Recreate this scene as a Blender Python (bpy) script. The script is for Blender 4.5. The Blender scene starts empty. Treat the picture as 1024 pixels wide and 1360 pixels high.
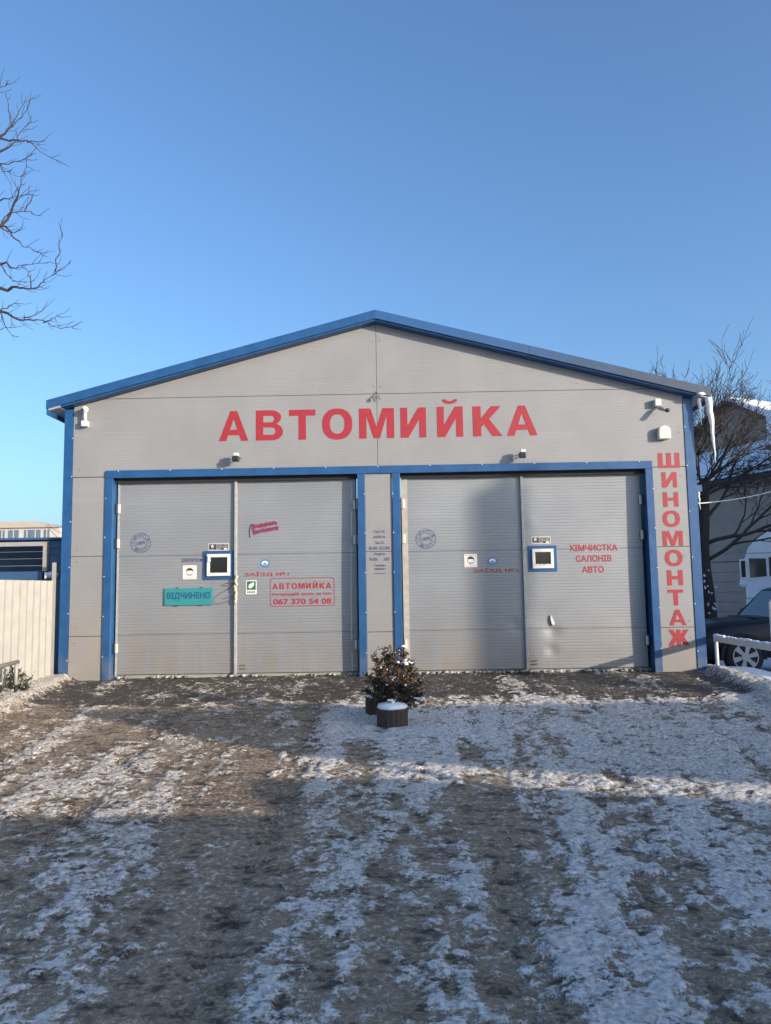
import bpy, math, random
import numpy as np
from mathutils import Matrix, Vector

# ------------------------------------------------------------------ camera, sky, sun, exposure
scene = bpy.context.scene
COL = scene.collection
CAM = (0.244, -11.4585, 1.3196)
PITCH, ROLL, YAW = math.radians(5.7165), math.radians(-0.9307), math.radians(-0.6895)
cd = bpy.data.cameras.new('camera')
cam = bpy.data.objects.new('camera', cd); COL.objects.link(cam)
f = Vector((math.sin(YAW)*math.cos(PITCH), math.cos(YAW)*math.cos(PITCH), math.sin(PITCH)))
rt = Vector((math.cos(YAW), -math.sin(YAW), 0)); up = rt.cross(f)
a = math.cos(ROLL)*rt + math.sin(ROLL)*up; b = -math.sin(ROLL)*rt + math.cos(ROLL)*up
cam.matrix_world = Matrix(((a.x, b.x, -f.x, CAM[0]), (a.y, b.y, -f.y, CAM[1]), (a.z, b.z, -f.z, CAM[2]), (0, 0, 0, 1)))
cd.sensor_fit = 'HORIZONTAL'; cd.sensor_width = 36.0; cd.lens = 36.0*1000/1024
cd.clip_start = 0.05; cd.clip_end = 3000
scene.camera = cam

SUN_EL = math.radians(12.0)
SUN_H = Vector((0.8137, -0.5812, 0))            # horizontal direction towards the sun
world = bpy.data.worlds.new('World'); scene.world = world; world.use_nodes = True
wn = world.node_tree.nodes; wl = world.node_tree.links
bg = wn['Background']
sky = wn.new('ShaderNodeTexSky'); sky.sky_type = 'NISHITA'; sky.sun_disc = False
sky.sun_elevation = SUN_EL
sky.sun_rotation = math.atan2(SUN_H.x, SUN_H.y)
sky.air_density = 1.0; sky.dust_density = 2.6; sky.ozone_density = 4.2
wl.new(sky.outputs[0], bg.inputs[0]); bg.inputs[1].default_value = 0.15
sd = bpy.data.lights.new('sun', 'SUN'); sd.energy = 3.1; sd.angle = math.radians(0.4); sd.color = (1.0, 0.88, 0.74)
sun = bpy.data.objects.new('sun', sd); COL.objects.link(sun)
sv = Vector((SUN_H.x*math.cos(SUN_EL), SUN_H.y*math.cos(SUN_EL), math.sin(SUN_EL)))
sun.rotation_euler = sv.to_track_quat('Z', 'Y').to_euler(); sun.location = (20, -14, 8)
vs = scene.view_settings
vs.view_transform = 'Standard'; vs.look = 'None'; vs.exposure = 1.08; vs.gamma = 1.0

# ------------------------------------------------------------------ helpers
rnd = random.Random(11)

def link(o, parent=None, label=None, cat=None, group=None, kind=None):
    COL.objects.link(o)
    if parent is not None: o.parent = parent
    if label: o['label'] = label
    if cat: o['category'] = cat
    if group: o['group'] = group
    if kind: o['kind'] = kind
    return o

def empty(name, loc, label, cat, group=None, rz=0.0):
    o = bpy.data.objects.new(name, None); o.location = loc; o.rotation_euler.z = rz; o.empty_display_size = 0.2
    return link(o, None, label, cat, group)

class MB:
    """collects shapes and builds ONE mesh object"""
    def __init__(s): s.v = []; s.f = []
    def quad(s, *p):
        n = len(s.v); s.v += [tuple(q) for q in p]; s.f.append(tuple(range(n, n+len(p)))); return s
    def box(s, x0, x1, y0, y1, z0, z1):
        n = len(s.v)
        s.v += [(x0,y0,z0),(x1,y0,z0),(x1,y1,z0),(x0,y1,z0),(x0,y0,z1),(x1,y0,z1),(x1,y1,z1),(x0,y1,z1)]
        s.f += [tuple(n+i for i in q) for q in ((0,3,2,1),(4,5,6,7),(0,1,5,4),(1,2,6,5),(2,3,7,6),(3,0,4,7))]
        return s
    def prism(s, poly, y0, y1):                      # poly in (x, z), extruded along y
        n = len(s.v); k = len(poly)
        s.v += [(x, y0, z) for x, z in poly] + [(x, y1, z) for x, z in poly]
        s.f.append(tuple(range(n, n+k))); s.f.append(tuple(range(n+2*k-1, n+k-1, -1)))
        for i in range(k):
            j = (i+1) % k; s.f.append((n+i, n+k+i, n+k+j, n+j))
        return s
    def tube(s, pts, rad, n=6, cap=True):
        pts = [Vector(p) for p in pts]; rings = []
        if not hasattr(rad, '__len__'): rad = [rad]*len(pts)
        t0 = (pts[1]-pts[0]).normalized()
        ref = Vector((0, 0, 1)) if abs(t0.z) < 0.9 else Vector((1, 0, 0))
        for i, p in enumerate(pts):
            t = (pts[min(i+1, len(pts)-1)] - pts[max(i-1, 0)]).normalized()
            u = t.cross(ref)
            if u.length < 1e-4: u = t.cross(Vector((0, 1, 0.3)))
            u.normalize(); w = u.cross(t); b0 = len(s.v); rings.append(b0)
            for k in range(n):
                an = 2*math.pi*k/n; q = p + (u*math.cos(an) + w*math.sin(an))*rad[i]
                s.v.append((q.x, q.y, q.z))
        for r0, r1 in zip(rings, rings[1:]):
            for k in range(n):
                j = (k+1) % n; s.f.append((r0+k, r0+j, r1+j, r1+k))
        if cap:
            s.f.append(tuple(rings[0]+k for k in range(n-1, -1, -1))); s.f.append(tuple(rings[-1]+k for k in range(n)))
        return s
    def lathe(s, prof, n=20, c=(0, 0, 0), wob=None, axis='z'):  # prof: (radius, height)
        rings = []
        for r, h in prof:
            b0 = len(s.v); rings.append(b0)
            for k in range(n):
                an = 2*math.pi*k/n; rr = r*(wob(an) if wob else 1)
                if axis == 'z': s.v.append((c[0]+rr*math.cos(an), c[1]+rr*math.sin(an), c[2]+h))
                else: s.v.append((c[0]+rr*math.cos(an), c[1]+h, c[2]+rr*math.sin(an)))
        for r0, r1 in zip(rings, rings[1:]):
            for k in range(n):
                j = (k+1) % n; s.f.append((r0+k, r0+j, r1+j, r1+k))
        s.f.append(tuple(rings[0]+k for k in range(n-1, -1, -1))); s.f.append(tuple(rings[-1]+k for k in range(n)))
        return s
    def blob(s, c, r, seed=0, n=7, m=5, jit=0.25):
        g = random.Random(seed); b0 = len(s.v)
        s.v.append((c[0], c[1], c[2]-r[2]))
        for i in range(1, m):
            ph = math.pi*i/m - math.pi/2
            for k in range(n):
                an = 2*math.pi*(k+0.5*(i % 2))/n; q = 1+g.uniform(-jit, jit)
                s.v.append((c[0]+r[0]*q*math.cos(ph)*math.cos(an), c[1]+r[1]*q*math.cos(ph)*math.sin(an), c[2]+r[2]*q*math.sin(ph)))
        s.v.append((c[0], c[1], c[2]+r[2])); top = len(s.v)-1
        for k in range(n):
            j = (k+1) % n; s.f.append((b0, b0+1+j, b0+1+k)); l = b0+1+(m-2)*n; s.f.append((top, l+k, l+j))
        for i in range(m-2):
            for k in range(n):
                j = (k+1) % n; q = b0+1+i*n; s.f.append((q+k, q+j, q+n+j, q+n+k))
        return s
    def build(s, name, mat, parent=None, smooth=False, bevel=0, **kw):
        me = bpy.data.meshes.new(name); me.from_pydata(s.v, [], s.f); me.materials.append(mat); me.update()
        if smooth: me.polygons.foreach_set('use_smooth', [True]*len(me.polygons))
        o = bpy.data.objects.new(name, me)
        if bevel:
            m = o.modifiers.new('bevel', 'BEVEL'); m.width = bevel; m.segments = 2; m.limit_method = 'ANGLE'
        return link(o, parent, **kw)

def smooth_path(p, k=5):
    out = []
    for i in range(len(p)-1):
        p0, p1, p2, p3 = [Vector(p[max(0, min(len(p)-1, i+d))]) for d in (-1, 0, 1, 2)]
        for j in range(k):
            t = j/k; out.append(0.5*((2*p1)+(p2-p0)*t+(2*p0-5*p1+4*p2-p3)*t*t+(3*p1-p0-3*p2+p3)*t**3))
    return out+[Vector(p[-1])]
def B(*a): return MB().box(*a)

# ------------------------------------------------------------------ materials
MATS = {}
def mat(name, col, rough=0.6, metal=0.0, var=0.0, scale=8.0, bump=0.0, bscale=60.0, spec=0.5, col2=None):
    if name in MATS: return MATS[name]
    m = bpy.data.materials.new(name); m.use_nodes = True; N = m.node_tree.nodes; L = m.node_tree.links
    p = N['Principled BSDF']; p.inputs['Roughness'].default_value = rough; p.inputs['Metallic'].default_value = metal
    p.inputs['Specular IOR Level'].default_value = spec
    g = N.new('ShaderNodeNewGeometry')
    if var or col2:
        n = N.new('ShaderNodeTexNoise'); n.inputs['Scale'].default_value = scale; n.inputs['Detail'].default_value = 6
        L.new(g.outputs['Position'], n.inputs['Vector'])
        r = N.new('ShaderNodeValToRGB'); c2 = col2 or [c*(1-var) for c in col]
        r.color_ramp.elements[0].position = 0.35; r.color_ramp.elements[1].position = 0.65
        r.color_ramp.elements[0].color = (*c2, 1); r.color_ramp.elements[1].color = (*col, 1)
        L.new(n.outputs['Fac'], r.inputs['Fac']); L.new(r.outputs[0], p.inputs['Base Color'])
    else: p.inputs['Base Color'].default_value = (*col, 1)
    if bump:
        n2 = N.new('ShaderNodeTexNoise'); n2.inputs['Scale'].default_value = bscale; n2.inputs['Detail'].default_value = 5
        L.new(g.outputs['Position'], n2.inputs['Vector'])
        bp = N.new('ShaderNodeBump'); bp.inputs['Strength'].default_value = bump; bp.inputs['Distance'].default_value = 0.02
        L.new(n2.outputs['Fac'], bp.inputs['Height']); L.new(bp.outputs[0], p.inputs['Normal'])
    MATS[name] = m; return m

class NT:
    """terse node helper"""
    def __init__(s, name):
        s.m = bpy.data.materials.new(name); s.m.use_nodes = True; s.N = s.m.node_tree.nodes; s.L = s.m.node_tree.links
        s.p = s.N['Principled BSDF']; s.geo = s.N.new('ShaderNodeNewGeometry'); s.pos = s.geo.outputs['Position']
        s.sep = s.N.new('ShaderNodeSeparateXYZ'); s.L.new(s.pos, s.sep.inputs[0])
    def put(s, sock, v):
        if hasattr(v, 'is_output'): s.L.new(v, sock)
        else: sock.default_value = v
    def math(s, op, x, y=0.0, clamp=False):
        n = s.N.new('ShaderNodeMath'); n.operation = op; n.use_clamp = clamp; s.put(n.inputs[0], x); s.put(n.inputs[1], y); return n.outputs[0]
    def noise(s, scale, detail=5, rough=0.55, stretch=None, dist=0.0):
        n = s.N.new('ShaderNodeTexNoise'); n.inputs['Scale'].default_value = scale; n.inputs['Detail'].default_value = detail
        n.inputs['Roughness'].default_value = rough; n.inputs['Distortion'].default_value = dist
        v = s.pos
        if stretch:
            mp = s.N.new('ShaderNodeMapping'); mp.inputs['Scale'].default_value = stretch; s.L.new(s.pos, mp.inputs[0]); v = mp.outputs[0]
        s.L.new(v, n.inputs['Vector']); return n.outputs['Fac']
    def ramp(s, x, lo, hi):
        n = s.N.new('ShaderNodeMapRange'); n.interpolation_type = 'SMOOTHSTEP'; s.put(n.inputs[0], x); n.inputs[1].default_value = lo; n.inputs[2].default_value = hi; return n.outputs[0]
    def mix(s, fac, c0, c1):
        n = s.N.new('ShaderNodeMix'); n.data_type = 'RGBA'; s.put(n.inputs['Factor'], fac)
        A = [i for i in n.inputs if i.name == 'A' and i.type == 'RGBA'][0]; Bq = [i for i in n.inputs if i.name == 'B' and i.type == 'RGBA'][0]
        s.put(A, c0 if hasattr(c0, 'is_output') else (*c0, 1)); s.put(Bq, c1 if hasattr(c1, 'is_output') else (*c1, 1))
        return [o for o in n.outputs if o.type == 'RGBA'][0]
    def attr(s, name):
        n = s.N.new('ShaderNodeAttribute'); n.attribute_name = name; return n.outputs['Fac']
    def bump(s, h, strength, dist):
        n = s.N.new('ShaderNodeBump'); n.inputs['Strength'].default_value = strength; n.inputs['Distance'].default_value = dist; s.put(n.inputs['Height'], h)
        s.L.new(n.outputs[0], s.p.inputs['Normal']); return n

def ribbed(name, col, pitch, depth, dirt=0.5, rough=0.42, cool=None, line=0.12, metal=0.0):
    t = NT(name); z = t.sep.outputs[2]
    w = t.math('SINE', t.math('MULTIPLY', z, 2*math.pi/pitch))
    groove = t.ramp(w, 0.35, 0.95)
    big = t.noise(0.9, 4, 0.6); streak = t.noise(2.2, 5, 0.6, (4.0, 4.0, 0.35)); fine = t.noise(40, 4)
    low = t.ramp(z, 1.3, 0.0)                                       # road splash on the lower metre of the cladding
    c = t.mix(t.ramp(big, 0.35, 0.7), [k*0.93 for k in col], [min(1, k*1.03) for k in col])
    c = t.mix(t.math('MULTIPLY', t.ramp(streak, 0.5, 0.75), 0.22*dirt*2), c, (0.30, 0.27, 0.23))
    c = t.mix(t.math('MULTIPLY', t.math('MULTIPLY', low, t.ramp(streak, 0.2, 0.7)), 0.55*dirt*2, True), c, (0.27, 0.21, 0.155))
    smear = t.noise(1.6, 6, 0.65, (0.35, 1.0, 2.2)); c = t.mix(t.math('MULTIPLY', t.ramp(smear, 0.56, 0.72), 0.22), c, [min(1, k*1.3) for k in col])
    c = t.mix(t.math('MULTIPLY', groove, line), c, (0.10, 0.095, 0.09))
    c = t.mix(t.math('MULTIPLY', t.ramp(fine, 0.62, 0.75), 0.18), c, (0.22, 0.2, 0.18))
    t.put(t.p.inputs['Base Color'], c); t.put(t.p.inputs['Roughness'], t.math('ADD', rough, t.math('MULTIPLY', big, 0.2)))
    h = t.math('ADD', t.math('MULTIPLY', groove, -1.0), t.math('MULTIPLY', t.noise(1.2, 2), 1.5))
    t.bump(h, 0.6, depth); t.p.inputs['Metallic'].default_value = metal; MATS[name] = t.m; return t.m

M_WALL = ribbed('wall_panel_grey', (0.238, 0.236, 0.236), 0.042, 0.0012, 0.45, line=0.07)
M_LEAF = ribbed('gate_panel_grey', (0.262, 0.272, 0.284), 0.047, 0.0018, 0.45, 0.33, line=0.12, metal=0.3)

def bluepaint():
    t = NT('blue_trim_paint'); n = t.noise(5, 6); s = t.noise(60, 4)
    c = t.mix(t.ramp(n, 0.3, 0.7), (0.010, 0.060, 0.165), (0.015, 0.078, 0.205))
    c = t.mix(t.math('MULTIPLY', t.ramp(s, 0.66, 0.72), 0.5), c, (0.2, 0.25, 0.32))
    low = t.math('MULTIPLY', t.ramp(t.sep.outputs[2], 0.5, 0.0), t.ramp(n, 0.3, 0.6))
    c = t.mix(t.math('MULTIPLY', low, 0.5), c, (0.14, 0.14, 0.15))
    t.put(t.p.inputs['Base Color'], c); t.p.inputs['Roughness'].default_value = 0.42
    t.bump(t.noise(4, 3), 0.25, 0.02); MATS['blue'] = t.m; return t.m
M_BLUE = bluepaint()
def gradedblue():
    t = NT('graded_blue_sheet'); n = t.noise(3, 6, 0.65); w = t.ramp(t.math('ADD', t.math('MULTIPLY', t.sep.outputs[0], 0.28), t.math('MULTIPLY', n, 0.9)), 0.75, 1.75)
    c = t.mix(w, (0.016, 0.078, 0.21), (0.026, 0.047, 0.080)); t.put(t.p.inputs['Base Color'], c); t.p.inputs['Roughness'].default_value = 0.55  # blue turning darker and greyer towards the right eave, broken by noise
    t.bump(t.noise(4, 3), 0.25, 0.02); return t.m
M_BLUE_GRADED = gradedblue()
M_WHITE = mat('white_plastic', (0.62, 0.61, 0.58), 0.4, var=0.08, scale=30)
M_GALV = mat('galvanised_trim', (0.37, 0.37, 0.365), 0.4, metal=0.0, var=0.25, scale=25)
M_CREAM = mat('cream_sheet_metal', (0.33, 0.315, 0.285), 0.4, var=0.12, scale=6, bump=0.05, bscale=20)
M_BLACK = mat('black_plastic', (0.02, 0.02, 0.022), 0.45)
M_DARK = mat('dark_gap', (0.02, 0.02, 0.022), 0.9)
M_RED = mat('red_vinyl', (0.31, 0.021, 0.030), 0.45, var=0.12, scale=14)
M_NAVY = mat('navy_vinyl', (0.03, 0.05, 0.15), 0.5, var=0.15, scale=60)
M_TEAL = mat('teal_board', (0.03, 0.22, 0.23), 0.4, var=0.1, scale=10)
M_NAVY2 = mat('dark_blue_print', (0.01, 0.07, 0.16), 0.45)
M_CARD = mat('white_sticker', (0.74, 0.68, 0.62), 0.5, var=0.05, scale=40)
M_INK = mat('black_print', (0.025, 0.022, 0.02), 0.5)
M_GREEN = mat('green_print', (0.01, 0.12, 0.07), 0.5)
M_LBLUE = mat('light_blue_print', (0.07, 0.22, 0.42), 0.5, var=0.3, scale=50)
M_REDINK = mat('red_print', (0.55, 0.12, 0.08), 0.5)
M_SNOW = mat('snow', (0.82, 0.84, 0.87), 0.75, var=0.08, scale=9, bump=0.5, bscale=35)
M_ICE = mat('icicle_ice', (0.80, 0.79, 0.76), 0.25, var=0.12, scale=30)
M_BARK = mat('bark', (0.045, 0.036, 0.032), 0.9, var=0.45, scale=14, bump=0.6, bscale=40)
M_TWIG = mat('twig', (0.05, 0.038, 0.034), 0.85, var=0.3, scale=5)
M_GLASS = mat('dark_window_glass', (0.012, 0.014, 0.016), 0.06, spec=0.7)
M_CONC = mat('concrete', (0.30, 0.29, 0.27), 0.85, var=0.25, scale=3, bump=0.3)
M_CABLE = mat('grey_cable', (0.12, 0.11, 0.10), 0.6)
M_FOAM = mat('mounting_foam', (0.62, 0.52, 0.38), 0.9, var=0.3, scale=40)

def arc(cx, cz, rx, rz, a0, a1, n=10):
    return [(cx+rx*math.cos(math.radians(a0+(a1-a0)*i/n)), cz+rz*math.sin(math.radians(a0+(a1-a0)*i/n))) for i in range(n+1)]
def sup(rx, rz, n=36, e=0.88):
    out = []
    for i in range(n):
        c, q = math.cos(2*math.pi*i/n), math.sin(2*math.pi*i/n)
        out.append((0.5+rx*math.copysign(abs(c)**e, c), 0.5+rz*math.copysign(abs(q)**e, q)))
    return out
I_ = [(0,0),(0,1),(.27,1),(.27,.40),(.70,1),(1,1),(1,0),(.73,0),(.73,.60),(.30,0)]
GL = {'А': [[(0,0),(.385,1),(.615,1),(1,0),(.75,0),(.69,.19),(.31,.19),(.25,0)], [(.375,.37),(.625,.37),(.5,.74)]],
 'В': [[(0,0),(0,1),(.58,1)]+arc(.58,.76,.35,.24,80,-62)+arc(.62,.28,.38,.28,58,-90), [(.27,.60),(.27,.82)]+arc(.56,.71,.12,.11,90,-90,6), [(.27,.18),(.27,.43)]+arc(.59,.305,.14,.125,90,-90,6)],
 'Т': [[(.36,0),(.36,.80),(0,.80),(0,1),(1,1),(1,.80),(.64,.80),(.64,0)]],
 'О': [sup(.5,.5), sup(.245,.31)],
 'М': [[(0,0),(0,1),(.33,1),(.5,.38),(.67,1),(1,1),(1,0),(.79,0),(.79,.76),(.59,0),(.41,0),(.21,.76),(.21,0)]],
 'И': [I_], 'Й': [[(x, z*.80) for x, z in I_], arc(.5,.99,.30,.125,180,360,10)+arc(.5,.99,.15,.045,360,180,8)],
 'К': [[(0,0),(0,1),(.28,1),(.28,.60),(.63,1),(.97,1),(.56,.57),(1,0),(.66,0),(.38,.40),(.28,.29),(.28,0)]],
 'Ш': [[(0,0),(0,1),(.22,1),(.22,.19),(.39,.19),(.39,1),(.61,1),(.61,.19),(.78,.19),(.78,1),(1,1),(1,0)]],
 'Н': [[(0,0),(0,1),(.29,1),(.29,.61),(.71,.61),(.71,1),(1,1),(1,0),(.71,0),(.71,.40),(.29,.40),(.29,0)]],
 'Ж': [[(0,0),(.25,.54),(.03,1),(.26,1),(.40,.66),(.40,1),(.60,1),(.60,.66),(.74,1),(.97,1),(.75,.54),(1,0),(.75,0),(.60,.38),(.60,0),(.40,0),(.40,.38),(.25,0)]]}
def fit_curve(c, x0, x1, z0, z1, y, material, parent, name, depth, kw):
    o = bpy.data.objects.new('t', c); me = bpy.data.meshes.new_from_object(o)
    n = len(me.vertices); co = np.empty(n*3); me.vertices.foreach_get('co', co); co = co.reshape(-1, 3)
    mn, mx = co.min(0), co.max(0); w = (co-mn)/(mx-mn)
    out = np.empty_like(co); out[:, 0] = x0+w[:, 0]*(x1-x0); out[:, 2] = z0+w[:, 1]*(z1-z0); out[:, 1] = y+depth*(1-w[:, 2])
    me.vertices.foreach_set('co', out.ravel()); me.name = name; me.materials.clear(); me.materials.append(material); me.update()
    me.polygons.foreach_set('use_smooth', [False]*len(me.polygons))
    bpy.data.objects.remove(o); bpy.data.curves.remove(c)
    return link(bpy.data.objects.new(name, me), parent, **kw)
def bold_letter(ch, x0, x1, z0, z1, y, material, parent, name='letter', depth=0.0016, **kw):
    c = bpy.data.curves.new('t', 'CURVE'); c.dimensions = '2D'; c.fill_mode = 'BOTH'; c.extrude = 0.01
    for con in GL[ch]:
        sp = c.splines.new('POLY'); sp.points.add(len(con)-1); sp.use_cyclic_u = True
        for p, (u, v) in zip(sp.points, con): p.co = (u, v, 0, 1)
    return fit_curve(c, x0, x1, z0, z1, y, material, parent, name, depth, kw)
def text_obj(body, x0, x1, z0, z1, y, material, parent, name='lettering', off=0.02, depth=0.0016, **kw):
    """lettering cut from vinyl, fitted to a rectangle of the facade; y is its front"""
    c = bpy.data.curves.new('t', 'FONT'); c.body = body; c.resolution_u = 3
    if off > 0: c.bevel_depth = off; c.bevel_resolution = 0; c.extrude = 0.0
    else: c.extrude = 0.01
    return fit_curve(c, x0, x1, z0, z1, y, material, parent, name, depth*(0.5 if off > 0 else 1), kw)

# ------------------------------------------------------------------ noise for terrain
NR = np.random.RandomState(5)
LAT = NR.rand(256, 256)
def vn(x, y, s, seed=0):
    u = x/s+seed*17.31; v = y/s+seed*5.77
    i = np.floor(u).astype(int); j = np.floor(v).astype(int); fu = u-i; fv = v-j
    fu = fu*fu*(3-2*fu); fv = fv*fv*(3-2*fv)
    g = lambda p, q: LAT[p % 256, q % 256]
    return (g(i, j)*(1-fu)+g(i+1, j)*fu)*(1-fv)+(g(i, j+1)*(1-fu)+g(i+1, j+1)*fu)*fv
def fbm(x, y, s, o=4, seed=0, gain=0.5):
    t = 0; a = 1; n = 0
    for k in range(o): t = t+a*vn(x, y, s/2**k, seed+k*3); n += a; a *= gain
    return t/n
def sst(a, b, x):
    t = np.clip((x-a)/(b-a), 0, 1); return t*t*(3-2*t)

def grid_obj(name, xs, ys, Z, material, attrs=None, **kw):
    ny, nx = Z.shape; X, Y = np.meshgrid(xs, ys)
    co = np.stack([X, Y, Z], -1).reshape(-1, 3).astype(np.float32)
    idx = np.arange(nx*ny).reshape(ny, nx)
    q = np.stack([idx[:-1, :-1], idx[:-1, 1:], idx[1:, 1:], idx[1:, :-1]], -1).reshape(-1, 4)
    me = bpy.data.meshes.new(name); me.vertices.add(len(co)); me.vertices.foreach_set('co', co.ravel())
    me.loops.add(q.size); me.loops.foreach_set('vertex_index', q.ravel().astype(np.int32))
    me.polygons.add(len(q)); me.polygons.foreach_set('loop_start', np.arange(0, q.size, 4, dtype=np.int32))
    me.polygons.foreach_set('loop_total', np.full(len(q), 4, dtype=np.int32)); me.polygons.foreach_set('use_smooth', np.ones(len(q), bool))
    for k, v in (attrs or {}).items():
        at = me.attributes.new(k, 'FLOAT', 'POINT'); at.data.foreach_set('value', v.astype(np.float32).ravel())
    me.update(calc_edges=True); me.validate(); me.materials.append(material)
    return link(bpy.data.objects.new(name, me), **kw)

# ------------------------------------------------------------------ ground and driveway
def driveway_mat():
    t = NT('driveway_asphalt_ice'); sn = t.attr('snow'); mud = t.attr('mud'); wet = t.attr('wet')
    def hard(n, lo=0.36, hi=0.64): return t.ramp(n, lo, hi)
    A = hard(t.noise(4.5, 8, 0.7, (1.0, 1.35, 1.0))); Bn = hard(t.noise(12, 7, 0.72, (1.0, 1.5, 1.0))); C = hard(t.noise(34, 5, 0.7)); D = hard(t.noise(95, 3, 0.65)); big = t.noise(1.5, 6, 0.6)
    # asphalt with grit, frozen grey film, brown slush, snow
    asp = t.mix(D, (0.014, 0.010, 0.007), (0.058, 0.043, 0.031))
    film = t.mix(C, (0.185, 0.138, 0.090), (0.37, 0.29, 0.20))
    film = t.mix(t.math('MULTIPLY', D, 0.45), film, (0.44, 0.355, 0.255))
    brown = t.mix(C, (0.12, 0.078, 0.045), (0.38, 0.27, 0.165))
    film = t.mix(t.math('MULTIPLY', mud, t.ramp(big, 0.25, 0.6), True), film, brown)
    dry = t.math('ADD', t.math('MULTIPLY', wet, -1.0), 1.0)
    k = t.ramp(t.math('ADD', t.math('ADD', t.math('MULTIPLY', Bn, 0.35), t.math('MULTIPLY', A, 0.35)), t.math('MULTIPLY', dry, 0.55)), 0.58, 0.92)
    base = t.mix(k, asp, film)
    def brk(n, a): return t.math('MULTIPLY', t.math('SUBTRACT', n, 0.5), a)
    edge = t.math('ADD', t.math('ADD', t.math('MULTIPLY', sn, 0.80), brk(A, 0.30)), t.math('ADD', t.math('ADD', brk(Bn, 0.40), brk(C, 0.46)), brk(D, 0.30)))
    s = t.ramp(edge, 0.14, 0.68)
    clean = t.mix(C, (0.56, 0.54, 0.52), (0.90, 0.885, 0.86))
    dirty = t.mix(C, (0.36, 0.29, 0.215), (0.80, 0.71, 0.585))
    snow = t.mix(t.math('MULTIPLY', mud, 0.75), clean, dirty)
    c = t.mix(t.math('MULTIPLY', s, 0.90), base, snow)
    t.put(t.p.inputs['Base Color'], c)
    t.put(t.p.inputs['Roughness'], t.math('ADD', 0.55, t.math('MULTIPLY', s, 0.25)))
    h = t.math('ADD', t.math('ADD', t.math('MULTIPLY', C, 0.75), t.math('MULTIPLY', D, 0.35)), t.math('ADD', t.math('MULTIPLY', s, 0.6), t.math('MULTIPLY', Bn, 0.5)))
    t.bump(h, 0.75, 0.012); return t.m

def edgeL(y): return -4.52+0.125*np.clip(-y, 0, 5)
def edgeR(y): return 4.72-0.115*np.clip(-y, 0, 5)
def base_z(y): return 0.03*np.minimum(y, 0)
xs = np.linspace(-5.35, 5.0, 560)
ys = np.concatenate([np.arange(0.22, -9.3, -0.018), np.arange(-9.4, -15, -0.2)])[::-1]
X, Y = np.meshgrid(xs, ys)
warp = (fbm(X, Y, 1.3, 3, 2)-0.5)*0.35
wetl = sst(-2.35, -1.7, Y+(fbm(X, Y, 0.9, 4, 3)-0.5)*1.1+0.12*X*0)
cov = np.full(X.shape, 0.40)
cov += 0.20*sst(0.3, 2.0, X+warp) - 0.08*sst(-0.2, -1.2, X)
cov += 0.50*np.exp(-((X-0.45)/1.35)**4-((Y+3.4)/1.0)**4)
cov += 0.22*np.exp(-((X-0.3)/2.5)**4-((Y+4.9)/0.6)**4)
cov += 0.12*np.exp(-((X-3.4)/1.3)**2-((Y+3.9)/1.4)**2)
cov -= 0.12*np.exp(-((X+0.75)/0.7)**2)*sst(-5.6, -6.6, Y)
cov -= 0.17*np.exp(-((X+0.35)/0.65)**4)*sst(-5.5, -6.3, Y)
lanes = [(1.05, 0.07, 0.40), (2.25, 0.15, 0.34), (-0.72, -0.05, 0.34), (-2.2, -0.08, 0.30), (3.55, 0.22, 0.25), (-3.5, -0.15, 0.2)]
tread = np.zeros(X.shape)
for x0, k, dp in lanes:
    lx = x0+k*(Y+3.3)+0.07*np.sin(Y*0.8+x0*2)
    g = np.exp(-((X-lx)/0.13)**4); rid = np.exp(-((np.abs(X-lx)-0.24)/0.09)**2)
    br = 0.35+0.65*sst(0.35, 0.6, fbm(X, Y, 0.8, 3, 41+int(10*x0)))
    cov += (-dp*g+0.13*rid)*(1-wetl)*br; tread = np.maximum(tread, np.exp(-((X-lx)/0.10)**6)*br)
cov = cov*(1-wetl)+0.09*wetl
side = np.maximum(sst(0.0, 0.22, edgeL(Y)-X+warp*0.35), sst(0.0, 0.22, X-edgeR(Y)+warp*0.35))
XS = X-0.05*Y*X*0.4
n = 0.34*fbm(XS, Y*0.2, 0.38, 4, 7, 0.6)+0.18*fbm(XS, Y*0.3, 0.13, 3, 14, 0.6)+0.24*fbm(X, Y*0.8, 0.16, 4, 9, 0.8)+0.22*fbm(X, Y, 0.055, 2, 10)
rank = np.empty(n.size); rank[np.argsort(n.ravel())] = np.linspace(0, 1, n.size); rank = rank.reshape(n.shape)
snow = sst(-0.34, 0.34, rank-(1-cov)); snow = np.maximum(snow, side)
mud = np.clip(0.35+0.75*sst(0.2, -1.2, X+warp*2)*(1-0.0*Y), 0, 1)*sst(-7.4, -5.8, Y)+0.15
mud = np.clip(mud*(1-0.75*np.exp(-((X-0.6)/1.5)**4-((Y+3.6)/1.1)**4)), 0, 1)
mud = np.where(wetl > 0.4, np.maximum(mud, 0.8), mud)
clod = 0.5*fbm(X, Y, 0.09, 3, 12)+0.5*vn(X, Y, 0.032, 19)
Z = base_z(Y)+snow*(0.008+0.022*(fbm(X, Y, 0.22, 4, 4)-0.3))+0.025*(clod-0.5)*(0.30+snow)+0.03*(fbm(X, Y, 1.1, 3, 6)-0.5)
Z += tread*(-0.010+0.006*np.sign(np.sin(Y*2*math.pi/0.085+np.abs(np.sin(X*22))*3)))*(1-wetl)
Z += side*(0.10+0.05*(fbm(X, Y, 0.35, 3, 8)-0.5))
Z = np.where(Y > -0.05, np.minimum(Z, 0.03+side*0.05), Z)
DRIVE = driveway_mat()
grid_obj('driveway', xs, ys, Z, DRIVE, {'snow': snow, 'mud': mud, 'wet': wetl}, kind='structure')

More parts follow.
